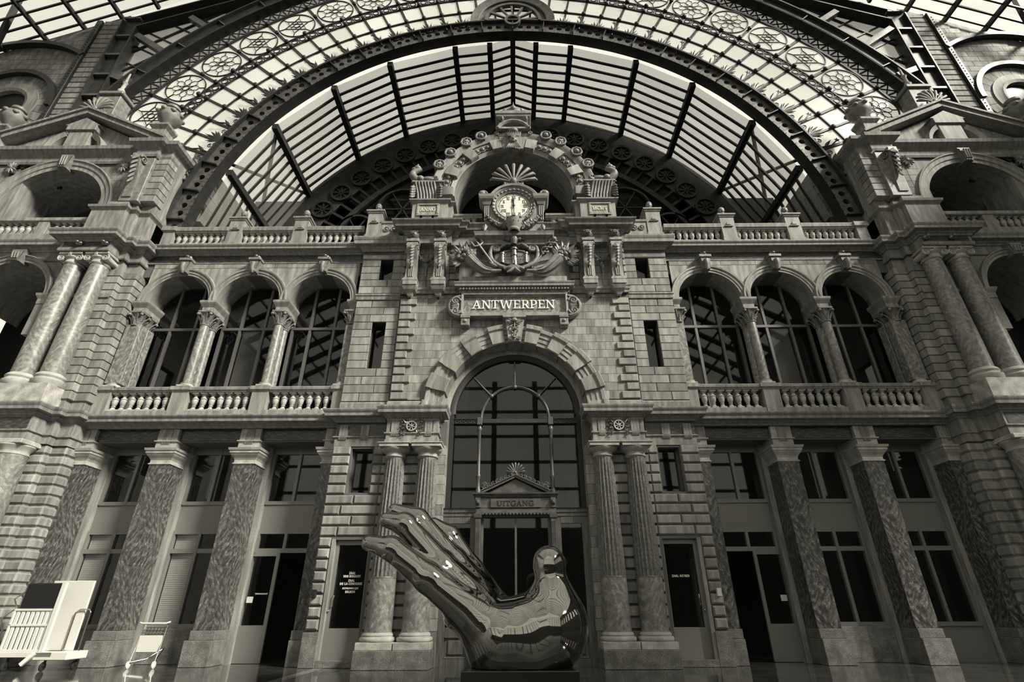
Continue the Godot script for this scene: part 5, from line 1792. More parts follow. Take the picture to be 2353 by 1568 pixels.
		for i in 20:
			var a0 := deg_to_rad(-90 + 9.0 * i)
			var a1 := deg_to_rad(-81 + 9.0 * i)
			b.q(V(c + sin(a0) * 1.285, 11.22 + cos(a0) * 1.3, -0.8), V(c + sin(a1) * 1.285, 11.22 + cos(a1) * 1.3, -0.8), V(c + sin(a1) * 1.285, 12.9, -0.8), V(c + sin(a0) * 1.285, 12.9, -0.8))
		put("spandrel", b, M.s2, W)
		for i in 4:
			stone(W, s * (c - 1.28 + i * 0.64), s * (c - 0.645 + i * 0.64), 12.66, 12.88, -0.79, 0.03, 0.006, pick(M.stones))
		var G := struct("window_%d" % (30 + k + (3 if s > 0 else 0)), "tall arched loggia window on the %s wing, %s" % [sd, ["nearest the middle bay", "centre of three", "nearest the tower"][k]], "window")
		b = MB.new(s)
		for x in [-1.12, -0.47, 0.4, 1.05]: b.box(c + x, c + x + 0.09, 7.3, 12.2, -1.65, -1.55)
		b.box(c - 1.1, c + 1.1, 10.42, 10.52, -1.65, -1.54)
		put("frame", b, M.frame_metal, G)
		for i in 3:
			for h in 2:
				b = MB.new(s)
				var x: float = c + [-1.1, -0.4, 0.45][i]
				b.q(V(x, 7.2 if h == 0 else 10.5, -1.6), V(x + 0.75, 7.2 if h == 0 else 10.5, -1.6), V(x + 0.75, 10.44 if h == 0 else 12.3, -1.6), V(x, 10.44 if h == 0 else 12.3, -1.6))
				put("pane", b, M.window_glass, G)
		if k == 1:
			b = MB.new(s)
			b.box(c - 0.38, c + 0.4, 7.5, 10.4, -1.75, -1.72)
			put("blind", b, M.dim_blind, G)
	for k in 4:
		var c: float = [5.78, 8.325, 10.95, 13.4][k]
		var h: float = [0.2, 0.3, 0.3, 0.32][k]
		var I := thing("impost", "stone impost slab where loggia arches meet, %s wing, %s" % [sd, nm[k].replace("second", "first").replace("third", "second")], "impost", V(s * c, 10.8, -1.1))
		b = MB.new(s)
		b.mould(b.rect(c - h + 0.1, c + h - 0.1, -0.78, -1.6), P2([0, 10.78, 0, 10.95, 0.03, 11.0, 0.08, 11.08, 0.1, 11.12, 0.1, 11.2, -0.2, 11.21]))
		b.box(c - h + 0.1, c + h - 0.1, 10.78, 10.8, -1.6, -0.78)
		put("slab", b, M.smooth_stone, I)
		for j in 2:
			var z := -0.92 if j == 0 else -1.32
			var C := thing("colonnette" if k in [1, 2] else "loggia_pilaster", "pale marble %s with leafy capital, %s loggia, %s, %s" % ["colonnette" if k in [1, 2] else "pilaster", sd, nm[k].replace("second", "first").replace("third", "second"), ["front one", "rear one"][j]], "column", V(s * c, 7.9, z))
			b = MB.new(s)
			if k in [1, 2]: b.lathe(P2([0.155, 8.03, 0.157, 8.6, 0.15, 10.28]), V(c, 0, z), 20)
			else: b.cbox(c - h + 0.06, c + h - 0.06, 8.03, 10.28, z - 0.2, z + 0.12, 0.01)
			put("shaft", b, M.pale_marble, C)
			b = MB.new(s)
			b.cbox(c - 0.22, c + 0.22, 7.89, 7.95, z - 0.21, z + 0.21, 0.01)
			b.lathe(P2([0.21, 7.95, 0.215, 7.99, 0.18, 8.01, 0.2, 8.04, 0.16, 8.06]), V(c, 0, z), 20)
			put("base", b, M.white_stone, C)
			b = MB.new(s)
			b.lathe(P2([0.17, 10.24, 0.18, 10.28, 0.15, 10.3, 0.16, 10.5, 0.2, 10.66, 0.24, 10.7]), V(c, 0, z), 16)
			b.cbox(c - 0.25, c + 0.25, 10.7, 10.78, z - 0.25, z + 0.25, 0.015)
			for i in 8:
				var a := TAU * i / 8.0
				b.leaf(V(c + sin(a) * 0.15, 10.3, z + cos(a) * 0.15), V(sin(a) * 0.15, 1, cos(a) * 0.15), V(sin(a), 0, cos(a)), 0.26, 0.13, 0.35, 0.02, 2)
				b.leaf(V(c + sin(a + 0.4) * 0.16, 10.42, z + cos(a + 0.4) * 0.16), V(sin(a + 0.4) * 0.2, 1, cos(a + 0.4) * 0.2), V(sin(a + 0.4), 0, cos(a + 0.4)), 0.28, 0.12, 0.4, 0.02, 2)
			for i in 4: b.ell(V(c + 0.22 * (1 if i & 1 else -1), 10.64, z + 0.22 * (1 if i & 2 else -1)), V(0.06, 0.06, 0.06), 8, 5)
			put("capital", b, M.carving, C)

# ---------------------------------------------------------------- corner tower
func tower(s: float) -> void:
	var sd: String = "left" if s < 0 else "right"
	var W := struct("wall_tower", "rusticated stone tower closing the %s end of the head wall" % sd, "wall")
	var b := MB.new(s)
	b.box(13.8, 16.5, 0, 18.0, -1.7, -0.55)
	b.box(14.25, 16.5, 0, 13.4, -0.6, -0.33)
	b.box(13.9, 15.8, 13.4, 18.0, -0.6, -0.32)
	b.box(16.2, 20.2, 0, 6.8, -1.7, -0.33)
	b.box(16.5, 19.6, 12.7, 13.5, -1.7, -0.33)
	for i in 20:
		for v in [[18.05, 11.22, 1.43, 13.2, 1.7], [18.17, 15.2, 2.05, 18.3, 2.4]]:
			var a0 := deg_to_rad(-90 + 9.0 * i)
			var a1 := deg_to_rad(-81 + 9.0 * i)
			b.q(V(v[0] + sin(a0) * v[2], v[1] + cos(a0) * v[2], -0.33), V(v[0] + sin(a1) * v[2], v[1] + cos(a1) * v[2], -0.33), V(v[0] + sin(a1) * v[4], v[3], -0.33), V(v[0] + sin(a0) * v[4], v[3], -0.33))
	b.box(19.7, 22.5, 0, 18.3, -1.7, -0.33)
	put("backing", b, M.s1, W)
	b = MB.new(s)
	b.box(16.0, 20.5, 6.8, 18.2, -5.0, -3.0)
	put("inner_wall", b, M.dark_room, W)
	for row in 17:
		var y1 := 5.80 - PITCH * row
		cornerstone(W, s * 14.2, s * 14.75, y1 - 0.25, y1, -0.6, -0.28, 0.04, pick(M.stones))
		cornerstone(W, s * 13.75, s * 14.28, y1 - 0.25, y1, -1.05, -0.5, 0.04, pick(M.stones))
	for row in 17:
		var y0 := 7.3 + PITCH * row
		cornerstone(W, s * 14.15, s * 14.75, y0, y0 + 0.272, -0.6, -0.28, 0.015, pick(M.stones))
		cornerstone(W, s * 13.72, s * 14.22, y0, y0 + 0.272, -1.05, -0.5, 0.015, pick(M.stones))
		stone(W, s * 15.15, s * 15.45, y0, y0 + 0.272, -0.3, 0.05, 0.012, pick(M.stones))
	for row in 8:
		var y0 := 15.3 + 0.325 * row
		cornerstone(W, s * 13.85, s * 14.38, y0, y0 + 0.305, -1.7, -0.05, 0.012, pick(M.stones))
		for k in 2: stone(W, s * (15.2 + k * 0.5), s * (15.69 + k * 0.5), y0, y0 + 0.32, -0.29, 0.04, 0.006, pick(M.stones))
	var st := [Vector2(13.75, -1.0), Vector2(13.75, -0.45), Vector2(14.18, -0.45), Vector2(14.18, -0.22), Vector2(14.42, -0.22), Vector2(14.42, 0.3), Vector2(16.2, 0.3), Vector2(16.2, -0.3), Vector2(22.0, -0.3)]
	b = MB.new(s)
	b.mould(st, corn(0.36, 0.28, 6.545))
	b.mould(st, P2([0, 5.82, 0, 6.06, 0.05, 6.08, 0.05, 6.12, 0, 6.13, 0, 6.6]))
	b.mould(st, corn(0.4, 0.36, 13.05))
	b.mould(st, P2([0, 12.66, 0.03, 12.7, 0.03, 12.82, 0, 12.84, 0, 13.1]))
	b.mould([Vector2(13.8, -1.2), Vector2(13.8, -0.1), Vector2(14.2, -0.1), Vector2(14.2, 0.1), Vector2(14.42, 0.1), Vector2(14.42, 0.3), Vector2(15.7, 0.3), Vector2(15.7, -0.3)], P2([0.03, 13.44, 0.03, 13.6, 0, 13.65, 0, 14.55, 0.04, 14.6, 0.1, 14.66, 0.12, 14.75, -0.2, 14.78, -0.25, 15.2]))
	b.mould([Vector2(13.85, -1.7), Vector2(13.85, -0.05), Vector2(14.3, -0.05), Vector2(14.3, 0.12), Vector2(15.1, 0.12), Vector2(15.1, -0.25), Vector2(22.0, -0.25)], P2([0, 17.5, 0.04, 17.6, 0.04, 17.8, 0.08, 17.85, 0.2, 17.95, 0.3, 18.05, 0.33, 18.2, 0, 18.22]))
	b.mould([Vector2(14.2, -0.26), Vector2(15.6, -0.26)], P2([0, 11.05, 0.03, 11.07, 0.03, 11.22, 0, 11.24]))
	put("cornices", b, M.cornice_stone, W)
	b = MB.new(s)
	b.box(14.5, 16.1, 12.84, 13.08, 0.2, 0.31)
	b.box(14.5, 16.1, 6.14, 6.5, 0.2, 0.31)
	put("frieze", b, M.frieze_marble, W)
	# columns
	for k in 2:
		var x: float = [14.81, 15.74][k]
		for lv in 2:
			var c := thing("column", "%s marble column on the %s tower, %s, %s" % [["thick unfluted ground-floor", "tall pale upper"][lv], sd, ["ground floor", "upper floor with scroll capital"][lv], ["inner one", "outer one"][k]], "column", V(s * x, [0.0, 7.6][lv], -0.08))
			b = MB.new(s)
			if lv == 0: b.lathe(P2([0.4, 0.8, 0.395, 2.5, 0.36, 5.38]), V(x, 0, 0.02), 32)
			else: b.lathe(P2([0.325, 8.0, 0.33, 9.3, 0.31, 11.0, 0.285, 12.25]), V(x, 0, -0.08), 32)
			put("shaft", b, M.pale_marble, c)
			b = MB.new(s)
			if lv == 0:
				b.lathe(P2([0.35, 5.36, 0.38, 5.4, 0.36, 5.44, 0.36, 5.5, 0.42, 5.58, 0.46, 5.64, 0.45, 5.67]), V(x, 0, 0.02), 32)
				b.cbox(x - 0.45, x + 0.45, 5.67, 5.81, -0.45, 0.42, 0.02)
			else:
				b.lathe(P2([0.3, 12.22, 0.33, 12.27, 0.3, 12.3, 0.29, 12.4, 0.36, 12.48, 0.33, 12.54]), V(x, 0, -0.08), 24)
				b.cbox(x - 0.42, x + 0.42, 12.58, 12.68, -0.45, 0.27, 0.015)
				for h in [-1.0, 1.0]:
					b.spiral(V(x + h * 0.32, 12.45, 0.2), V(0, 1, 0), V(h, 0, 0), 0.14, 0.02, 1.9, 0.035)
					b.tube([V(x + h * 0.32, 12.45, 0.19), V(x + h * 0.3, 12.45, -0.4)], [0.13, 0.1], 14)
				b.tube([V(x - 0.32, 12.58, 0.19), V(x, 12.54, 0.2), V(x + 0.32, 12.58, 0.19)], 0.04, 8)
				rosette(b, V(x, 12.6, 0.26), 0.1, 6)
			put("capital", b, M.white_stone, c)
			b = MB.new(s)
			if lv == 0: b.cbox(x - 0.48, x + 0.48, 0, 0.6, -0.4, 0.45, 0.02); b.lathe(P2([0.47, 0.6, 0.48, 0.66, 0.43, 0.7, 0.45, 0.76, 0.4, 0.82]), V(x, 0, 0.02), 32)
			else:
				b.lathe(P2([0.42, 7.6, 0.46, 7.68, 0.46, 7.76, 0.4, 7.8, 0.39, 7.84, 0.42, 7.9, 0.38, 7.98, 0.33, 8.02]), V(x, 0, -0.08), 32)
			put("base", b, M.white_stone, c)
		b = MB.new(s)
		b.ell(V(x - 0.25, 12.96, 0.36), V(0.13, 0.1, 0.1), 12, 7)
		b.ell(V(x - 0.25, 12.96, 0.46), V(0.06, 0.06, 0.07), 10, 6)
		put("boss", b, M.bronze, W)
	var pd := thing("column_pedestal", "broad white stone pedestal under the upper columns of the %s tower" % sd, "pedestal", V(s * 15.3, 6.9, 0))
	b = MB.new(s)
	b.cbox(14.40, 16.25, 6.9, 7.6, -0.4, 0.335, 0.01)
	put("block", b, M.white_stone, pd)
	for v in [["tower_arch", 18.05, 11.22, 1.43, 1.68, "upper-floor"], ["attic_arch", 18.17, 15.2, 2.05, 2.5, "attic"]]:
		var A := thing(v[0], "moulded %s arch opening of the %s tower" % [v[5], sd], "arch", V(s * v[1], v[2], -0.3))
		b = MB.new(s)
		var r: float = v[3]
		var d: float = v[4] - v[3]
		b.revz(P2([r, -2.6, r, -0.28, r + d * 0.4, -0.28, r + d * 0.45, -0.24, r + d * 0.8, -0.22, r + d * 0.9, -0.17, r + d, -0.18, r + d, -0.35]), v[1], v[2], -92, 92, 44)
		put("ring", b, M.smooth_stone, A)
		b = MB.new(s)
		b.ext(PP([v[1] - 0.17, v[2] + r - 0.1, v[1] + 0.17, v[2] + r - 0.1, v[1] + 0.25, v[2] + r + d + 0.15, v[1] - 0.25, v[2] + r + d + 0.15]), -0.5, -0.05, Transform3D(), 0.03)
		for k in 3: b.tube([V(v[1] - 0.09 + k * 0.09, v[2] + r, -0.04), V(v[1] - 0.1 + k * 0.1, v[2] + r + d, 0.0)], 0.035, 7)
		put("keystone", b, M.carving, A)
		b = MB.new(s)
		for h in [-1.0, 1.0]:
			var c: float = v[1] + h * (r + d * 0.4)
			b.mould(b.rect(c - d * 0.6, c + d * 0.6, -0.24, -1.0), P2([0, v[2] - 0.4, 0, v[2] - 0.2, 0.06, v[2] - 0.08, 0.08, v[2], -0.1, v[2]]))
			b.box(c - d * 0.6, c + d * 0.6, v[2] - 1.6, v[2] - 0.35, -1.0, -0.26)
		put("impost", b, M.smooth_stone, A)
	var q := thing("balustrade", "stone balustrade across the attic arch of the %s tower" % sd, "balustrade", V(s * 17.5, 13.5, -0.2))
	b = MB.new(s)
	b.box(15.7, 20.6, 13.45, 13.75, -0.5, -0.05)
	b.cbox(15.7, 20.6, 14.33, 14.52, -0.42, -0.02, 0.03)
	b.cbox(17.45, 17.87, 13.7, 14.4, -0.42, -0.06, 0.02)
	put("rails", b, M.smooth_stone, q)
	for k in 16:
		var x := 15.92 + k * 0.26
		if x > 17.35 and x < 17.95: continue
		put("baluster", baluster_mesh(0.6, 0.1), M.white_stone, q, V(s * x, 13.74, -0.22))
	# volute strip, rosettes
	var vo := thing("volute_bracket", "tall carved scroll bracket beside the attic arch of the %s tower" % sd, "bracket", V(s * 14.8, 15.4, 0))
	b = MB.new(s)
	b.ext(PP([-0.3, 15.4, 0.12, 15.4, 0.14, 15.8, 0.18, 16.2, 0.3, 16.7, 0.42, 17.1, 0.42, 17.4, -0.3, 17.45]), 14.66, 15.0, Transform3D(Basis(V(0, 0, 1), V(0, 1, 0), V(1, 0, 0)), Vector3.ZERO))
	b.cbox(14.36, 15.12, 15.2, 17.5, -0.3, 0.08, 0.02)
	for x in [14.63, 15.03]: b.spiral(V(x, 17.16, 0.22), V(0, 0, 1), V(0, 1, 0), 0.2, 0.02, 1.8, 0.04)
	for k in 6: b.leaf(V(14.83, 17.3 - k * 0.2, 0.42 - k * 0.04), V(0, -1, 0.1), V(0, 0, 1), 0.36, 0.34 - 0.03 * k, 0.2, 0.03, 3)
	put("scroll", b, M.carving, vo)
	for x in [15.8, 20.35]:
		b = MB.new(s)
		rosette(b, V(x, 17.29, -0.22), 0.27, 12)
		tag(put("rosette", b, M.carving), "carved round flower %s the attic arch of the %s tower" % ["inside of" if x < 17 else "outside of", sd], "rosette")
	# pediment
	var pe := thing("pediment", "triangular stone pediment crowning the %s tower" % sd, "pediment", V(s * 18.03, 18.2, 0))
	b = MB.new(s)
	b.ext(PP([14.5, 18.2, 21.56, 18.2, 18.03, 20.0]), -1.2, -0.28)
	put("tympanum", b, M.stones[0], pe)
	for h in [-1.0, 1.0]:
		b = MB.new(s)
		b.bar(V(18.03 + h * 3.75, 18.42, -0.45), V(18.03, 20.2, -0.45), 0.24, 1.2)
		b.bar(V(18.03 + h * 3.75, 18.58, -0.45), V(18.03, 20.36, -0.45), 0.1, 1.36)
		put("raking_cornice", b, M.cornice_stone, pe)
	b = MB.new(s)
	b.cbox(17.55, 18.5, 18.2, 19.1, -0.4, 0.02, 0.02)
	b.cbox(17.4, 18.65, 19.1, 19.4, -0.4, 0.1, 0.02)
	b.ext(PP([17.3, 19.4, 18.75, 19.4, 18.03, 19.85]), -0.4, 0.08)
	b.revz(P2([1.0, -0.3, 1.0, 0.0, 1.18, 0.08, 1.2, -0.3]), 18.03, 18.0, -80, -32, 12, true)
	b.revz(P2([1.0, -0.3, 1.0, 0.0, 1.18, 0.08, 1.2, -0.3]), 18.03, 18.0, 32, 80, 12, true)
	put("inner_block", b, M.smooth_stone, pe)
	b = MB.new(s)
	b.cbox(17.6, 18.5, 20.3, 21.9, -1.1, -0.4, 0.02)
	b.cbox(17.5, 18.6, 21.9, 22.1, -1.2, -0.3, 0.03)
	palmette(b, V(18.03, 20.45, -0.1), 0.75, 0.9, 0.2, 9)
	put("acroterion", b, M.carving, pe)
	b = MB.new(s)
	b.lathe(P2([0.25, 22.1, 0.2, 22.3, 0.12, 22.4, 0.16, 22.55, 0.09, 22.7, 0.08, 23.0, 0.13, 23.1, 0.06, 23.2, 0.03, 24.0]), V(18.03, 0, -0.7), 12)
	put("pole", b, M.white_stone, pe)
	for x in [14.68, 21.38]:
		var u := thing("urn", "carved stone urn on its pedestal at the %s corner of the %s tower" % ["inner" if x < 17 else "outer", sd], "urn", V(s * x, 18.2, -0.1))
		b = MB.new(s)
		b.mould(b.rect(x - 0.28, x + 0.28, 0.15, -0.4), P2([0, 18.2, 0, 19.05, 0.08, 19.15, 0.12, 19.2, 0.12, 19.3, -0.2, 19.32]))
		put("pedestal", b, M.smooth_stone, u)
		b = MB.new(s)
		b.lathe(P2([0.22, 19.3, 0.14, 19.45, 0.2, 19.55, 0.4, 19.8, 0.48, 20.05, 0.42, 20.25, 0.24, 20.35, 0.22, 20.45, 0.28, 20.5, 0.27, 20.62, 0.15, 20.7, 0.0, 20.75]), V(x, 0, -0.12), 20)
		for k in 8: b.ell(V(x + sin(k * 0.785) * 0.44, 20.12, -0.12 + cos(k * 0.785) * 0.44), V(0.12, 0.11, 0.12), 8, 5)
		put("vase", b, M.carving, u)
	# gable wall above with round window
	var U := struct("wall_gable", "sunlit stone gable wall with round window above the %s tower" % sd, "wall")
	b = MB.new(s)
	b.ext(PP([20.0, 17.5, 27.0, 17.5, 27.0, 25.1, 20.0, 29.0]), -1.6, -1.03)
	put("backing", b, M.s1, U)
	for row in 22:
		var y0 := 20.2 + row * 0.37
		cornerstone(U, s * 20.06, s * 21.0, y0, y0 + 0.34, -1.5, -0.9, 0.03, pick(M.stones))
		var x := 21.3
		var k := 0
		while x < 26.8:
			var w := 0.75 if (k > 0 or row % 2) else 0.4
			if y0 + 0.37 < 40.0 - 0.557 * (x + w) and Vector2(x + w / 2 - 23.4, y0 + 0.18 - 21.95).length() > 2.0:
				stone(U, s * x, s * (x + w - 0.01), y0, y0 + 0.36, -1.0, 0.04, 0.006, pick(M.stones))
			x += w
			k += 1
	for k in 24: 
		b = MB.new(s)
		b.revz(P2([1.5, -1.1, 1.5, -0.92, 2.08, -0.92, 2.08, -1.1]), 23.4, 21.95, k * 15 + 0.4, k * 15 + 14.6, 2, true)
		put("voussoir", b, M.stones[k % 4], U)
	b = MB.new(s)
	b.revz(P2([0.92, -1.4, 0.95, -0.85, 1.1, -0.8, 1.2, -0.86, 1.5, -0.86, 1.52, -1.1]), 23.4, 21.95, 0, 360, 40)
	put("round_surround", b, M.smooth_stone, U)
	b = MB.new(s)
	b.revz(P2([0.0, -1.02, 0.96, -1.02]), 23.4, 21.95, 0, 360, 32)
	put("opening", b, M.black_paint, U)
	var I := thing("iron_strapping", "riveted iron straps and arches on the gable wall above the %s tower" % sd, "ironwork", V(s * 21.1, 20, -0.9))
	b = MB.new(s)
	b.cbox(21.0, 21.27, 19.5, 28.2, -1.0, -0.78, 0.02)
	b.revz(P2([2.06, -1.0, 2.06, -0.7, 2.3, -0.7, 2.3, -1.0]), 23.4, 21.95, -95, 70, 36, true)
	b.revz(P2([4.5, -1.0, 4.5, -0.72, 4.72, -0.72, 4.72, -1.0]), 23.85, 21.8, -38, 38, 24, true)
	put("straps", b, M.iron, I)
	b = MB.new(s)
	for k in 40: b.ell(V(21.13, 20.0 + k * 0.2, -0.77), V(0.03, 0.03, 0.02), 6, 4)
	put("rivets", b, M.rivet, I)

# ---------------------------------------------------------------- iron arches and the glazed fan
func pol(r: float, a: float, z: float, cy := 13.62) -> Vector3: return V(sin(deg_to_rad(a)) * r, cy + cos(deg_to_rad(a)) * r, z)

func iron() -> void:
	var G := thing("arched_girder", "riveted iron arch girder pierced by rows of round holes over the head wall", "girder", V(0, 14.15, -1.0))
	var b := MB.new()
	b.revz(P2([13.19, -1.0, 13.16, -0.98, 13.16, -1.5, 13.9, -1.5]), 0, 14.15, -93, 93, 90)
	put("soffit", b, M.iron, G)
	b = MB.new()
	b.revz(P2([13.84, -1.5, 13.84, -0.82, 13.93, -0.82, 13.93, -1.5]), 0, 14.15, -93, 93, 90)
	put("top_flange", b, M.iron, G)
	b = MB.new()
	b.revz(P2([13.2, -1.22, 13.9, -1.22]), 0, 14.15, -93, 93, 60)
	put("inner_web", b, M.black_paint, G)
	for k in 28:
		var a0 := -92.4 + 6.6 * k
		b = MB.new()
		for j in 3:
			var a := a0 + 0.75 + 5.4 * (j + 0.5) / 3.0
			b.holeplate(pol(13.515, a, -1.0, 14.15), pol(1, a + 90, 0, 0), pol(1, a, 0, 0), 0.215, 0.34, 0.135, 0.2, 18)
			b.ell(pol(13.2, a, -0.97, 14.15), V(0.03, 0.03, 0.02), 6, 4)
		b.revz(P2([13.18, -0.999, 13.85, -0.999]), 0, 14.15, a0, a0 + 0.78, 1)
		b.revz(P2([13.18, -0.999, 13.85, -0.999]), 0, 14.15, a0 + 6.1, a0 + 6.6, 1)
		put("web_plate", b, M.iron_light, G)
		b = MB.new()
		b.bar(pol(13.19, a0, -0.93, 14.15), pol(13.86, a0, -0.93, 14.15), 0.05, 0.16)
		put("stiffener", b, M.iron, G)
	for k in range(-13, 14):
		for h in 2:
			var a := 6.83 * k + 3.415 * h
			if absf(a) < 7.0 or absf(a) > 80.0: continue
			var o := pol(14.12, a, -0.95)
			var d := pol(1, a, 0, 0)
			var sd := pol(1, a + 90, 0, 0)
			b = MB.new()
			if h == 1:
				for j in range(-3, 4): b.leaf(o + d * 0.1, d + sd * j * 0.34, V(0, 0, 1), 0.78 - 0.09 * absf(j), 0.17, 0.05, 0.015, 2)
				for e in [-1.0, 1.0]: b.spiral(o + sd * e * 0.32 + d * 0.1, sd * e, d, 0.1, 0.02, 1.4, 0.025, 0.0, 14, 5)
			else:
				b.tube([o, o + d * 0.6 + sd * 0.05, o + d * 1.0 - sd * 0.12], [0.05, 0.035, 0.03], 6)
				for e in [-1.0, 1.0]:
					b.leaf(o + d * 0.3, d + sd * e * 0.5, V(0, 0, 1), 0.45, 0.14, 0.1, 0.015)
					b.spiral(o + sd * e * 0.36 + d * 0.25, sd * e, d, 0.12, 0.02, 1.3, 0.025, 0.0, 14, 5)
				for j in 5: b.leaf(o + d * 1.0 - sd * 0.12, V(sin(j * 1.26), cos(j * 1.26), 0), V(0, 0, 1), 0.14, 0.08, 0.1, 0.01)
			put("leaf_crest" if h == 1 else "lily_crest", b, M.iron, G)
	b = MB.new()
	b.revz(P2([1.72, -1.0, 1.72, -0.85, 1.78, -0.82, 2.05, -0.82, 2.1, -0.78, 2.14, -0.78, 2.14, -1.0]), 0, 28.0, -92, 92, 40)
	b.revz(P2([1.3, -1.0, 1.3, -0.8, 1.42, -0.78, 1.42, -1.0]), 0, 28.0, -92, 92, 36)
	for k in 7: b.revz(P2([0.36, -0.95, 0.4, -0.85, 1.32, -0.85, 1.32, -0.95]), 0, 28.0, -84 + k * 27.2 - 3, -84 + k * 27.2 + 3, 2, true)
	b.revz(P2([0.3, -1.0, 0.3, -0.8, 0.42, -0.8, 0.42, -1.0]), 0, 28.0, 0, 360, 24)
	b.revz(P2([1.42, -0.97, 1.72, -0.97]), 0, 28.0, -92, 92, 30)
	put("crown_rosette", b, M.iron_light, G)
	# glazed fan: bars, rings, medallions, panes
	var F := struct("window_2", "great fan-shaped glazed screen with medallions between the two iron arches", "window")
	var z := -1.12
	for r in [[15.64, 0.06], [16.83, 0.06], [17.33, 0.06], [19.3, 0.12]]:
		b = MB.new()
		b.revz(P2([r[0] - r[1] / 2, z - 0.04, r[0] - r[1] / 2, z + 0.06, r[0] + r[1] / 2, z + 0.06, r[0] + r[1] / 2, z - 0.04]), 0, 13.62, -80, 80, 80)
		put("ring_bar", b, M.iron, F)
	var fr := [M.frost_0, M.frost_1, M.frost_2]
	for k in range(-23, 24):
		var a := 3.415 * k
		var full: bool = k % 2 == 0
		b = MB.new()
		b.bar(pol(14.2, a, z), pol(19.3 if full else 17.3, a, z), 0.13 if full else 0.1, 0.1)
		put("radial_bar", b, M.iron, F)
		b = MB.new()
		for r in ([15.64, 16.83, 17.33, 18.3, 19.3] if full else [15.64, 16.83, 17.33]): b.ell(pol(r, a, z + 0.1), V(0.12, 0.12, 0.08), 7, 5)
		put("node_flower", b, M.iron_dark, F)
		if k == 23: continue
		for rr in [[13.9, 15.64], [15.64, 16.83], [16.83, 17.33]]:
			b = MB.new()
			b.q(pol(rr[0], a, z), pol(rr[0], a + 3.415, z), pol(rr[1], a + 3.415, z), pol(rr[1], a, z))
			put("pane", b, pick(fr), F)
		b = MB.new()
		for j in 2:
			var o := pol(17.08, a + 3.415 * (0.28 + 0.44 * j), z + 0.03)
			b.revz(P2([0.13, z, 0.13, z + 0.05, 0.17, z + 0.05, 0.17, z]), o.x, o.y, 0, 360, 14)
		b.bar(pol(16.83, a + 1.7, z + 0.02), pol(17.33, a + 1.7, z + 0.02), 0.06, 0.05)
		put("roundel_pair", b, M.leading, F)
		if full and k < 22:
			b = MB.new()
			b.q(pol(17.33, a, z), pol(17.33, a + 6.83, z), pol(19.3, a + 6.83, z), pol(19.3, a, z))
			put("medallion_pane", b, pick(fr), F)
			var c := pol(18.26, a + 3.415, z + 0.03)
			b = MB.new()
			b.revz(P2([0.9, z, 0.9, z + 0.05, 0.95, z + 0.05, 0.95, z]), c.x, c.y, 0, 360, 36)
			b.revz(P2([0.14, z, 0.14, z + 0.05, 0.17, z + 0.05, 0.17, z]), c.x, c.y, 0, 360, 14)
			if (k / 4) % 2 == 0:
				for j in 8:
					var u := TAU * j / 8.0
					var e := V(sin(u), cos(u), 0)
					var f := V(cos(u), -sin(u), 0)
					var pts := []
					for m in 9: pts.append(c + e * (0.17 + 0.44 * sin(PI * m / 16.0 * 2.0 * 0.5 + (PI / 2 if m > 8 else 0.0))) * 1.0 + f * 0.2 * sin(TAU * m / 8.0 * 0.5) * 1.0)
					b.tube([c + e * 0.16, c + e * 0.38 + f * 0.16, c + e * 0.55 + f * 0.14, c + e * 0.64, c + e * 0.55 - f * 0.14, c + e * 0.38 - f * 0.16, c + e * 0.16], 0.018, 5)
					b.bar(c + e * 0.64, c + e * 0.92, 0.025, 0.04)
			else:
				for j in 6:
					var e := V(sin(TAU * j / 6.0), cos(TAU * j / 6.0), 0) * 0.62
					var f := V(sin(TAU * (j + 2) / 6.0), cos(TAU * (j + 2) / 6.0), 0) * 0.62
					b.bar(c + e, c + f, 0.025, 0.04)
					b.bar(c + e, c + e * 1.5, 0.025, 0.04)
					b.bar(c + e * 0.25, c + e * 0.52, 0.025, 0.04)
			put("leading", b, M.leading, F)
			b = MB.new()
			for j in 4:
				var p := a + 6.83 * j / 4.0
				b.bar(pol(19.3, p, z), pol(20.05, p, z), 0.07, 0.06)
				b.bar(pol(19.35, p, z), pol(20.05, p + 1.7, z), 0.05, 0.04)
				b.bar(pol(20.05, p, z), pol(19.35, p + 1.7, z), 0.05, 0.04)
			put("lattice", b, M.iron_dark, F)
			b = MB.new()
			b.q(pol(19.3, a, z - 0.06), pol(19.3, a + 6.83, z - 0.06), pol(20.1, a + 6.83, z - 0.06), pol(20.1, a, z - 0.06))
			put("pane", b, M.frost_dim, F)
	# outer arched rib, posts and sloping ties
	var R := thing("outer_arch_rib", "massive outer iron arch rib of the hall roof above the glazed fan", "girder", V(0, 13.62, -0.9))
	b = MB.new()
	b.revz(P2([20.1, -1.2, 20.05, -0.7, 20.12, -0.68, 20.2, -0.78, 20.66, -0.78, 20.68, -0.62, 20.76, -0.62, 20.76, -1.2]), 0, 13.62, -84, 84, 90)
	put("rib", b, M.iron, R)
	b = MB.new()
	for k in range(-12, 13): b.bar(pol(20.1, k * 6.6, -0.74), pol(20.7, k * 6.6, -0.74), 0.05, 0.14)
	put("stiffeners", b, M.iron_light, R)
	var S := struct("window_3", "dim glazed corner panels between the outer arch and the roof ties", "window")
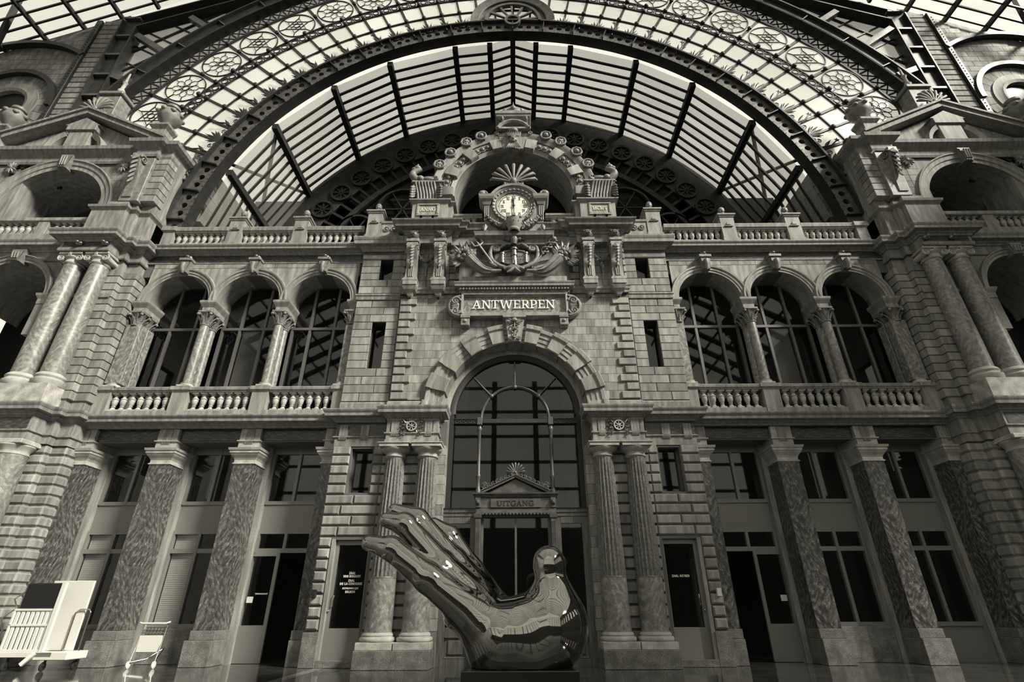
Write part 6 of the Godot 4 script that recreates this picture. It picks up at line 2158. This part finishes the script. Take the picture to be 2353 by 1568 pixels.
	for s in [-1.0, 1.0]:
		var sd: String = "left" if s < 0 else "right"
		var T := thing("roof_frame", "riveted iron post and sloping tie of the hall frame, %s side" % sd, "girder", V(s * 19.4, 20, -0.9))
		b = MB.new(s)
		b.box(18.95, 19.02, 18, 27.5, -1.2, -0.66); b.box(19.0, 19.95, 18, 28.2, -1.0, -0.82); b.box(19.75, 19.82, 18, 28.0, -1.2, -0.62)
		put("post", b, M.iron, T)
		b = MB.new(s)
		b.bar(V(18.95, 27.5, -0.9), V(0, 36.7, -0.9), 0.08, 0.5)
		b.bar(V(18.95, 27.8, -0.95), V(0, 37.0, -0.95), 0.6, 0.1)
		b.bar(V(19.3, 28.2, -0.9), V(0, 37.4, -0.9), 0.08, 0.5)
		put("tie", b, M.iron, T)
		b = MB.new(s)
		for k in 6: b.box(19.0, 19.8, 20.8 + k * 1.47, 20.92 + k * 1.47, -0.9, -0.66)
		b.bar(V(18.8, 26.9, -0.85), V(17.0, 25.5, -0.85), 0.3, 0.3); b.bar(V(16.5, 28.35, -0.85), V(15.45, 27.5, -0.85), 0.3, 0.3); b.bar(V(19.0, 23.8, -0.85), V(17.9, 23.3, -0.85), 0.3, 0.3)
		put("braces", b, M.iron_light, T)
		var sp := PackedVector2Array()
		for k in 13: sp.append(Vector2(sin(deg_to_rad(75.0 - 5.0 * k)) * 20.6, 13.62 + cos(deg_to_rad(75.0 - 5.0 * k)) * 20.6))
		sp.append(Vector2(5.2, 34.6)); sp.append(Vector2(19.0, 27.6)); sp.append(Vector2(19.0, 19.0))
		for i in range(-1, 14):
			for j in range(-1, 14):
				var o := Vector2(14, 26) + Vector2(0.85, 0.53) * (i - 6) * 1.15 + Vector2(0.75, -0.66) * (j - 6) * 1.15
				var cell := PackedVector2Array([o, o + Vector2(0.85, 0.53) * 1.1, o + Vector2(0.85, 0.53) * 1.1 + Vector2(0.75, -0.66) * 1.1, o + Vector2(0.75, -0.66) * 1.1])
				for g in Geometry2D.intersect_polygons(cell, sp):
					if g.size() < 3: continue
					b = MB.new(s)
					flat(b, g, -1.12)
					put("pane", b, M.frost_dim, S)
		b = MB.new(s)
		for i in 14:
			var o := Vector2(14, 26) + Vector2(0.85, 0.53) * (i - 6) * 1.15
			for e in Geometry2D.intersect_polyline_with_polygon(PackedVector2Array([o - Vector2(0.75, -0.66) * 9, o + Vector2(0.75, -0.66) * 9]), sp): b.bar(V(e[0].x, e[0].y, -1.1), V(e[-1].x, e[-1].y, -1.1), 0.09, 0.1)
			o = Vector2(14, 26) + Vector2(0.75, -0.66) * (i - 6) * 1.15
			for e in Geometry2D.intersect_polyline_with_polygon(PackedVector2Array([o - Vector2(0.85, 0.53) * 9, o + Vector2(0.85, 0.53) * 9]), sp): b.bar(V(e[0].x, e[0].y, -1.1), V(e[-1].x, e[-1].y, -1.1), 0.07, 0.08)
		put("bars", b, M.iron, S)

# ---------------------------------------------------------------- glazed roof over the gallery behind the girder, rosette arch at its back
func back_hall() -> void:
	var C := struct("ceiling", "faceted glass barrel roof behind the holed girder", "ceiling")
	var an := [-84.0, -71.0, -57.0, -41.5, -28.0, -13.0, -5.2, 0.0, 5.2, 13.0, 28.0, 41.5, 57.0, 71.0, 84.0]
	var gl := [M.hall_glass_0, M.hall_glass_1]
	for i in an.size():
		var p := pol(13.1 + (0.5 if absf(an[i]) < 1 else 0.0), an[i], 0, 14.0)
		var b := MB.new()
		b.bar(V(p.x, p.y, -1.5), V(p.x, p.y, -6.0), 0.26, 0.3, V(0, 1, 0))
		put("purlin", b, M.iron_dark, C)
		if i == an.size() - 1: break
		var q := pol(13.1 + (0.5 if absf(an[i + 1]) < 1 else 0.0), an[i + 1], 0, 14.0)
		for k in 9:
			b = MB.new()
			b.q(V(p.x, p.y, -1.5 - 0.5 * k), V(q.x, q.y, -1.5 - 0.5 * k), V(q.x, q.y, -1.98 - 0.5 * k), V(p.x, p.y, -1.98 - 0.5 * k))
			put("pane", b, gl[(i + k) % 2], C)
			b = MB.new()
			b.bar(V(p.x, p.y, -1.99 - 0.5 * k), V(q.x, q.y, -1.99 - 0.5 * k), 0.09, 0.1)
			put("glazing_bar", b, M.iron, C)
	var W := struct("wall_back", "dark back wall of the gallery with an iron arch of wheel rosettes", "wall")
	var b := MB.new()
	b.box(-14, 14, 13.2, 21.0, -6.6, -6.3)
	b.revz(P2([0.0, -6.3, 13.4, -6.3]), 0, 13.8, -90, 90, 48)
	put("backing", b, M.soot, W)
	b = MB.new()
	b.revz(P2([11.4, -6.2, 11.4, -6.05, 11.5, -6.0, 12.35, -6.0, 12.5, -5.95, 13.3, -5.95]), 0, 13.8, -90, 90, 60)
	b.revz(P2([10.3, -6.2, 10.3, -6.0, 10.6, -6.0, 10.6, -6.2]), 0, 13.8, -90, 90, 60)
	for k in 52: b.bar(pol(10.6, -88 + k * 3.42, -6.1, 13.8), pol(11.4, -88 + k * 3.42, -6.1, 13.8), 0.14, 0.14)
	put("arch_band", b, M.iron, W)
	for k in 26:
		var o := pol(11.88, -85.4 + 6.83 * k, 0, 13.8)
		b = MB.new()
		b.revz(P2([0.46, -5.98, 0.46, -5.86, 0.58, -5.86, 0.58, -5.98]), o.x, o.y, 0, 360, 24)
		for j in 8: b.bar(V(o.x, o.y, -5.94), V(o.x + sin(j * 0.785) * 0.48, o.y + cos(j * 0.785) * 0.48, -5.94), 0.05, 0.08)
		put("rosette", b, M.iron, W)
	for s in [-1.0, 1.0]:
		for o in [[5.9, 20.2, 1.4], [8.2, 18.8, 1.0]]:
			b = MB.new(s)
			b.revz(P2([o[2] - 0.15, -6.2, o[2] - 0.12, -6.0, o[2], -6.0, o[2], -6.3]), o[0], o[1], 0, 360, 32)
			for j in 3: b.bar(V(o[0] - cos(j * 1.05) * o[2], o[1] - sin(j * 1.05) * o[2], -6.1), V(o[0] + cos(j * 1.05) * o[2], o[1] + sin(j * 1.05) * o[2], -6.1), 0.06, 0.08)
			put("round_frame", b, M.iron, W)
		b = MB.new(s)
		b.box(13.85, 14.2, 13.3, 19.5, -6.3, -1.5)
		for k in 10: b.box(13.8, 13.87, 13.6 + k * 0.55, 14.11 + k * 0.55, -6.3, -1.55)
		put("side_wall", b, M.s3, W)
		b = MB.new(s)
		b.bar(V(13.3, 19.2, -1.55), V(11.0, 21.1, -5.9), 0.12, 0.12); b.bar(V(10.9, 21.2, -1.55), V(13.2, 19.0, -5.9), 0.12, 0.12)
		put("cross_brace", b, M.iron_dark, W)

# ---------------------------------------------------------------- the train hall around the camera
func shed() -> void:
	var C := struct("ceiling_hall", "pitched glass and iron roof of the train hall", "ceiling")
	for s in [-1.0, 1.0]:
		var xs := []
		for k in 17: xs.append(20.4 - 1.62 * 12 + 1.62 * k)
		for k in xs.size():
			var x: float = maxf(xs[k], 0.0)
			var b := MB.new(s)
			b.bar(V(x, 40.2 - 0.557 * x, -1.1), V(x, 40.2 - 0.557 * x, 41), 0.14, 0.24, V(0, 1, 0))
			put("purlin", b, M.iron_dark, C)
		for j in 22:
			var zz := -0.8 + 0.53 * j if j < 8 else 3.4 + 2.7 * (j - 8)
			var b := MB.new(s)
			b.bar(V(0, 40.2, zz), V(27, 25.16, zz), 0.08 if j < 8 else 0.22, 0.1 if j < 8 else 0.6, V(0, 1, 0))
			put("rafter", b, M.iron_dark, C)
		for k in 16:
			var b := MB.new(s)
			var x0: float = maxf(xs[k], 0.0)
			var x1: float = xs[k + 1]
			b.q(V(x0, 40.25 - 0.557 * x0, -1.1), V(x1, 40.25 - 0.557 * x1, -1.1), V(x1, 40.25 - 0.557 * x1, 41), V(x0, 40.25 - 0.557 * x0, 41))
			put("pane", b, M.roof_glass, C)
		var b := MB.new(s)
		b.bar(V(24.8, 25.3, -0.3), V(23.4, 30.5, 1.2), 0.2, 0.2)
		put("strut", b, M.iron_dark, C)
		b = MB.new(s)
		b.box(27, 27.6, 0, 10, -1.6, 41); b.box(27, 27.6, 18, 25.3, -1.6, 41)
		for k in 9: b.box(27, 27.6, 10, 18, -1.6 + k * 5.2, 1.2 + k * 5.2)
		piece("wall_left" if s < 0 else "wall_right", b, M.s3, "%s side wall of the train hall with tall window openings" % ("left" if s < 0 else "right"))
	var b := MB.new()
	b.box(-27.6, 27.6, 0, 9, 41, 41.6)
	for k in 12: b.box(-27 + k * 4.85, -26.4 + k * 4.85, 9, 26, 41, 41.3)
	for k in 6: b.box(-27, 27, 10 + k * 3, 10.3 + k * 3, 41, 41.3)
	piece("wall_front", b, M.s3, "far end wall of the train hall with open gridded screen")

# ---------------------------------------------------------------- the polished bird
var bones := []
func field(p: Vector3) -> float:
	var d := 1e3
	for q in bones:
		var a: Vector3 = q[0]
		var pa: Vector3 = (p - a)
		var ba: Vector3 = q[1] - a
		var h := clampf(pa.dot(ba) / maxf(ba.length_squared(), 1e-6), 0.0, 1.0)
		var e := (pa - ba * h)
		e.z *= q[4]
		var x: float = e.length() - lerpf(q[2], q[3], h)
		var k: float = q[5]
		var m := clampf(0.5 + 0.5 * (d - x) / k, 0.0, 1.0)
		d = lerpf(d, x, m) - k * m * (1.0 - m)
	return maxf(d, 0.372 - p.y)

func bird() -> void:
	var zc := 3.6
	var P := thing("plinth", "low black plinth under the polished bird sculpture", "plinth", V(0.06, 0, 3.5))
	var b := MB.new()
	b.cbox(-0.97, 1.09, 0, 0.372, 2.6, 4.4, 0.008)
	put("block", b, M.plinth_black, P)
	var B := func(x0: float, y0: float, z0: float, x1: float, y1: float, z1: float, r0: float, r1: float, k: float, zs: float) -> void: bones.append([V(x0, y0, zc + z0), V(x1, y1, zc + z1), r0, r1, zs, k])
	B.call(0.62, 0.98, 0.0, -0.25, 0.86, 0.0, 0.74, 0.62, 0.1, 0.95)
	B.call(0.2, 0.62, 0.0, -0.3, 0.62, 0.0, 0.62, 0.6, 0.25, 0.95)
	B.call(-0.25, 0.9, 0.0, -1.1, 1.28, 0.0, 0.56, 0.34, 0.3, 0.7)
	B.call(0.78, 1.25, 0.0, 0.68, 2.02, 0.0, 0.48, 0.29, 0.3, 1.0)
	B.call(0.67, 2.15, 0.0, 0.67, 2.17, 0.0, 0.325, 0.325, 0.12, 1.05)
	B.call(0.86, 2.2, 0.0, 1.0, 2.2, 0.0, 0.08, 0.025, 0.1, 1.0)
	var f := [[[-0.7, 1.15, 0.35], [-1.7, 1.87, 0.5], [-2.45, 2.4, 0.52], [-2.9, 2.5, 0.5]], [[-0.7, 1.35, 0.12], [-1.5, 2.1, 0.2], [-2.3, 2.9, 0.22], [-2.68, 2.98, 0.2]], [[-0.6, 1.4, -0.12], [-1.3, 2.2, -0.14], [-2.1, 3.05, -0.14], [-2.6, 3.22, -0.14]], [[-0.45, 1.35, -0.35], [-0.95, 2.05, -0.45], [-1.45, 2.75, -0.48], [-1.8, 2.98, -0.46]]]
	for g in f:
		for i in 3: B.call(g[i][0], g[i][1], g[i][2], g[i + 1][0], g[i + 1][1], g[i + 1][2], [0.34, 0.265, 0.22][i], [0.265, 0.22, 0.15][i], 0.14 if i == 0 else 0.09, 1.0)
	# surface nets in a narrow band
	var h := 0.034
	var org := V(-3.2, 0.3, zc - 0.95)
	var cs := 4
	var nx := 36
	var ny := 26
	var nz := 14
	var val := {}
	var at := func(i: int, j: int, k: int) -> float:
		var key := Vector3i(i, j, k)
		if not val.has(key): val[key] = field(org + Vector3(i, j, k) * h)
		return val[key]
	var vid := {}
	var pos := []
	for I in nx:
		for J in ny:
			for K in nz:
				var c := org + (Vector3(I, J, K) + Vector3.ONE * 0.5) * h * cs
				if absf(field(c)) > h * cs * 1.25: continue
				for i in range(I * cs, I * cs + cs):
					for j in range(J * cs, J * cs + cs):
						for k in range(K * cs, K * cs + cs):
							var s := Vector3.ZERO
							var n := 0
							var v := []
							for m in 8: v.append(at.call(i + (m & 1), j + ((m >> 1) & 1), k + ((m >> 2) & 1)))
							for m in 8:
								for ax in [1, 2, 4]:
									if m & ax: continue
									var o: int = m | ax
									if (v[m] < 0.0) == (v[o] < 0.0): continue
									var t: float = v[m] / (v[m] - v[o])
									var e := Vector3(m & 1, (m >> 1) & 1, (m >> 2) & 1)
									var e2 := Vector3(o & 1, (o >> 1) & 1, (o >> 2) & 1)
									s += e.lerp(e2, t); n += 1
							if n:
								vid[Vector3i(i, j, k)] = pos.size()
								pos.append(org + (Vector3(i, j, k) + s / n) * h)
	var nor := []
	for i in pos.size():
		var p: Vector3 = pos[i]
		var g := Vector3.ZERO
		for it in 2:
			var e := 0.012
			var d0 := field(p)
			g = V(field(p + V(e, 0, 0)) - d0, field(p + V(0, e, 0)) - d0, field(p + V(0, 0, e)) - d0) / e
			p -= g.normalized() * d0 / maxf(g.length(), 0.5)
		pos[i] = p
		nor.append(g.normalized())
	b = MB.new()
	for c in vid.keys():
		for ax in 3:
			var u := Vector3i.ZERO
			var w := Vector3i.ZERO
			var d := Vector3i.ZERO
			u[(ax + 1) % 3] = 1; w[(ax + 2) % 3] = 1; d[ax] = 1
			if not (vid.has(c - u) and vid.has(c - w) and vid.has(c - u - w)): continue
			var v0: float = at.call(c.x, c.y, c.z)
			var v1: float = at.call(c.x + d.x, c.y + d.y, c.z + d.z)
			if (v0 < 0.0) == (v1 < 0.0): continue
			var i0: int = vid[c]
			var i1: int = vid[c - u]
			var i2: int = vid[c - u - w]
			var i3: int = vid[c - w]
			if v0 >= 0.0:
				var t := i1; i1 = i3; i3 = t
			b.tn(pos[i0], pos[i1], pos[i2], nor[i0], nor[i1], nor[i2])
			b.tn(pos[i0], pos[i2], pos[i3], nor[i0], nor[i2], nor[i3])
	var S := thing("bird_sculpture", "large mirror-polished metal bird sculpture with four finger-like tail feathers on black plinth", "sculpture", V(0, 0.372, zc))
	put("body", b, M.bird_metal, S)

# ---------------------------------------------------------------- trolleys
func wheel(b: MB, o: Vector3, r: float, w: float) -> void:
	b.lathe(P2([0.0, -w, r * 0.8, -w, r, -w * 0.6, r, w * 0.6, r * 0.8, w, 0.0, w]), o, 20, Basis(V(0, 0, 1), PI / 2))

func carts() -> void:
	var T := thing("luggage_trolley", "chrome luggage trolley with blank white panel in front of the left wing", "trolley", V(-9.6, 0, -0.75))
	var b := MB.new()
	for x in [-10.0, -9.35]: b.tube([V(x + 0.03, 0.12, -0.55), V(x, 0.55, -0.7), V(x, 1.02, -0.78)], 0.016, 8)
	b.tube([V(-10.0, 0.8, -0.75), V(-9.35, 0.8, -0.75)], 0.012, 6)
	b.tube([V(-9.97, 0.14, -0.55), V(-9.7, 0.2, -0.8), V(-9.5, 0.42, -1.1)], 0.02, 7); b.tube([V(-9.32, 0.14, -0.55), V(-9.45, 0.2, -0.8), V(-9.5, 0.42, -1.1)], 0.02, 7)
	put("frame", b, M.chrome, T)
	b = MB.new()
	b.tube([V(-10.08, 1.04, -0.72), V(-10.0, 1.02, -0.68), V(-9.35, 1.02, -0.68), V(-9.27, 1.06, -0.72)], 0.025, 8)
	put("handle", b, M.white_metal, T)
	b = MB.new()
	b.cbox(-9.98, -9.37, 0.36, 0.74, -0.71, -0.69, 0.006)
	put("panel", b, M.white_paint, T)
	b = MB.new()
	for k in 7: b.bar(V(-9.95 + k * 0.09, 0.76, -0.85), V(-9.95 + k * 0.09, 0.92, -0.9), 0.01, 0.01)
	for y in [0.76, 0.84, 0.92]: b.bar(V(-9.97, y, -0.88), V(-9.38, y, -0.88), 0.012, 0.012)
	put("basket", b, M.iron, T)
	for x in [-9.98, -9.32]:
		b = MB.new()
		wheel(b, V(x, 0.085, -0.55), 0.085, 0.02)
		put("wheel", b, M.white_metal, T)
	var C := thing("ramp_cart", "white folded ramp cart with slatted panel, black pad and castors at the far left", "cart", V(-12.2, 0, -0.2))
	b = MB.new()
	b.cbox(-13.0, -11.55, 0.3, 0.42, -0.5, 0.1, 0.01)
	b.cbox(-12.0, -11.15, 0.24, 0.42, -0.6, 0.1, 0.015)
	b.bar(V(-11.95, 0.4, 0.14), V(-12.15, 0.15, 0.2), 0.09, 0.06)
	put("platform", b, M.white_metal, C)
	var bs := Transform3D(Basis(V(1, 0, 0), 0.0), V(0, 0, 0))
	b = MB.new()
	b.cbox(-12.95, -12.9, 0.42, 1.35, 0.0, 0.06, 0.005); b.cbox(-11.93, -11.82, 0.42, 2.0, 0.0, 0.08, 0.005)
	for y in [0.42, 0.98, 1.33]: b.cbox(-12.95, -11.85, y, y + 0.05, 0.0, 0.06, 0.005)
	for k in 8: b.cbox(-12.88 + k * 0.125, -12.79 + k * 0.125, 0.44, 1.35, 0.0, 0.04, 0.012)
	put("slatted_panel", b, M.white_metal, C)
	b = MB.new()
	b.cbox(-12.86, -11.9, 1.38, 1.98, -0.02, 0.05, 0.03)
	put("black_pad", b, M.black_plastic, C)
	b = MB.new()
	b.cbox(-12.5, -11.4, 0.42, 2.05, -0.4, -0.34, 0.01)
	put("rear_panel", b, M.white_metal, C)
	b = MB.new()
	b.tube([V(-11.6, 0.42, -0.3), V(-11.6, 1.28, -0.3), V(-11.5, 1.36, -0.3), V(-11.25, 1.36, -0.3), V(-11.2, 1.28, -0.3), V(-11.2, 0.42, -0.3)], 0.018, 8)
	b.tube([V(-13.2, 0.3, 0.0), V(-13.1, 0.9, 0.0), V(-13.25, 1.15, 0.0), V(-12.95, 1.4, 0.0), V(-13.1, 1.6, 0.0), V(-12.8, 1.85, 0.0)], 0.02, 8)
	put("handle", b, M.chrome, C)
	for o in [V(-12.7, 0.1, 0.0), V(-11.75, 0.1, 0.0), V(-11.3, 0.1, -0.45)]:
		b = MB.new()
		wheel(b, o, 0.1, 0.022)
		b.bar(o + V(0.03, 0.0, 0), o + V(0.03, 0.22, 0), 0.03, 0.05)
		put("castor", b, M.rubber, C)
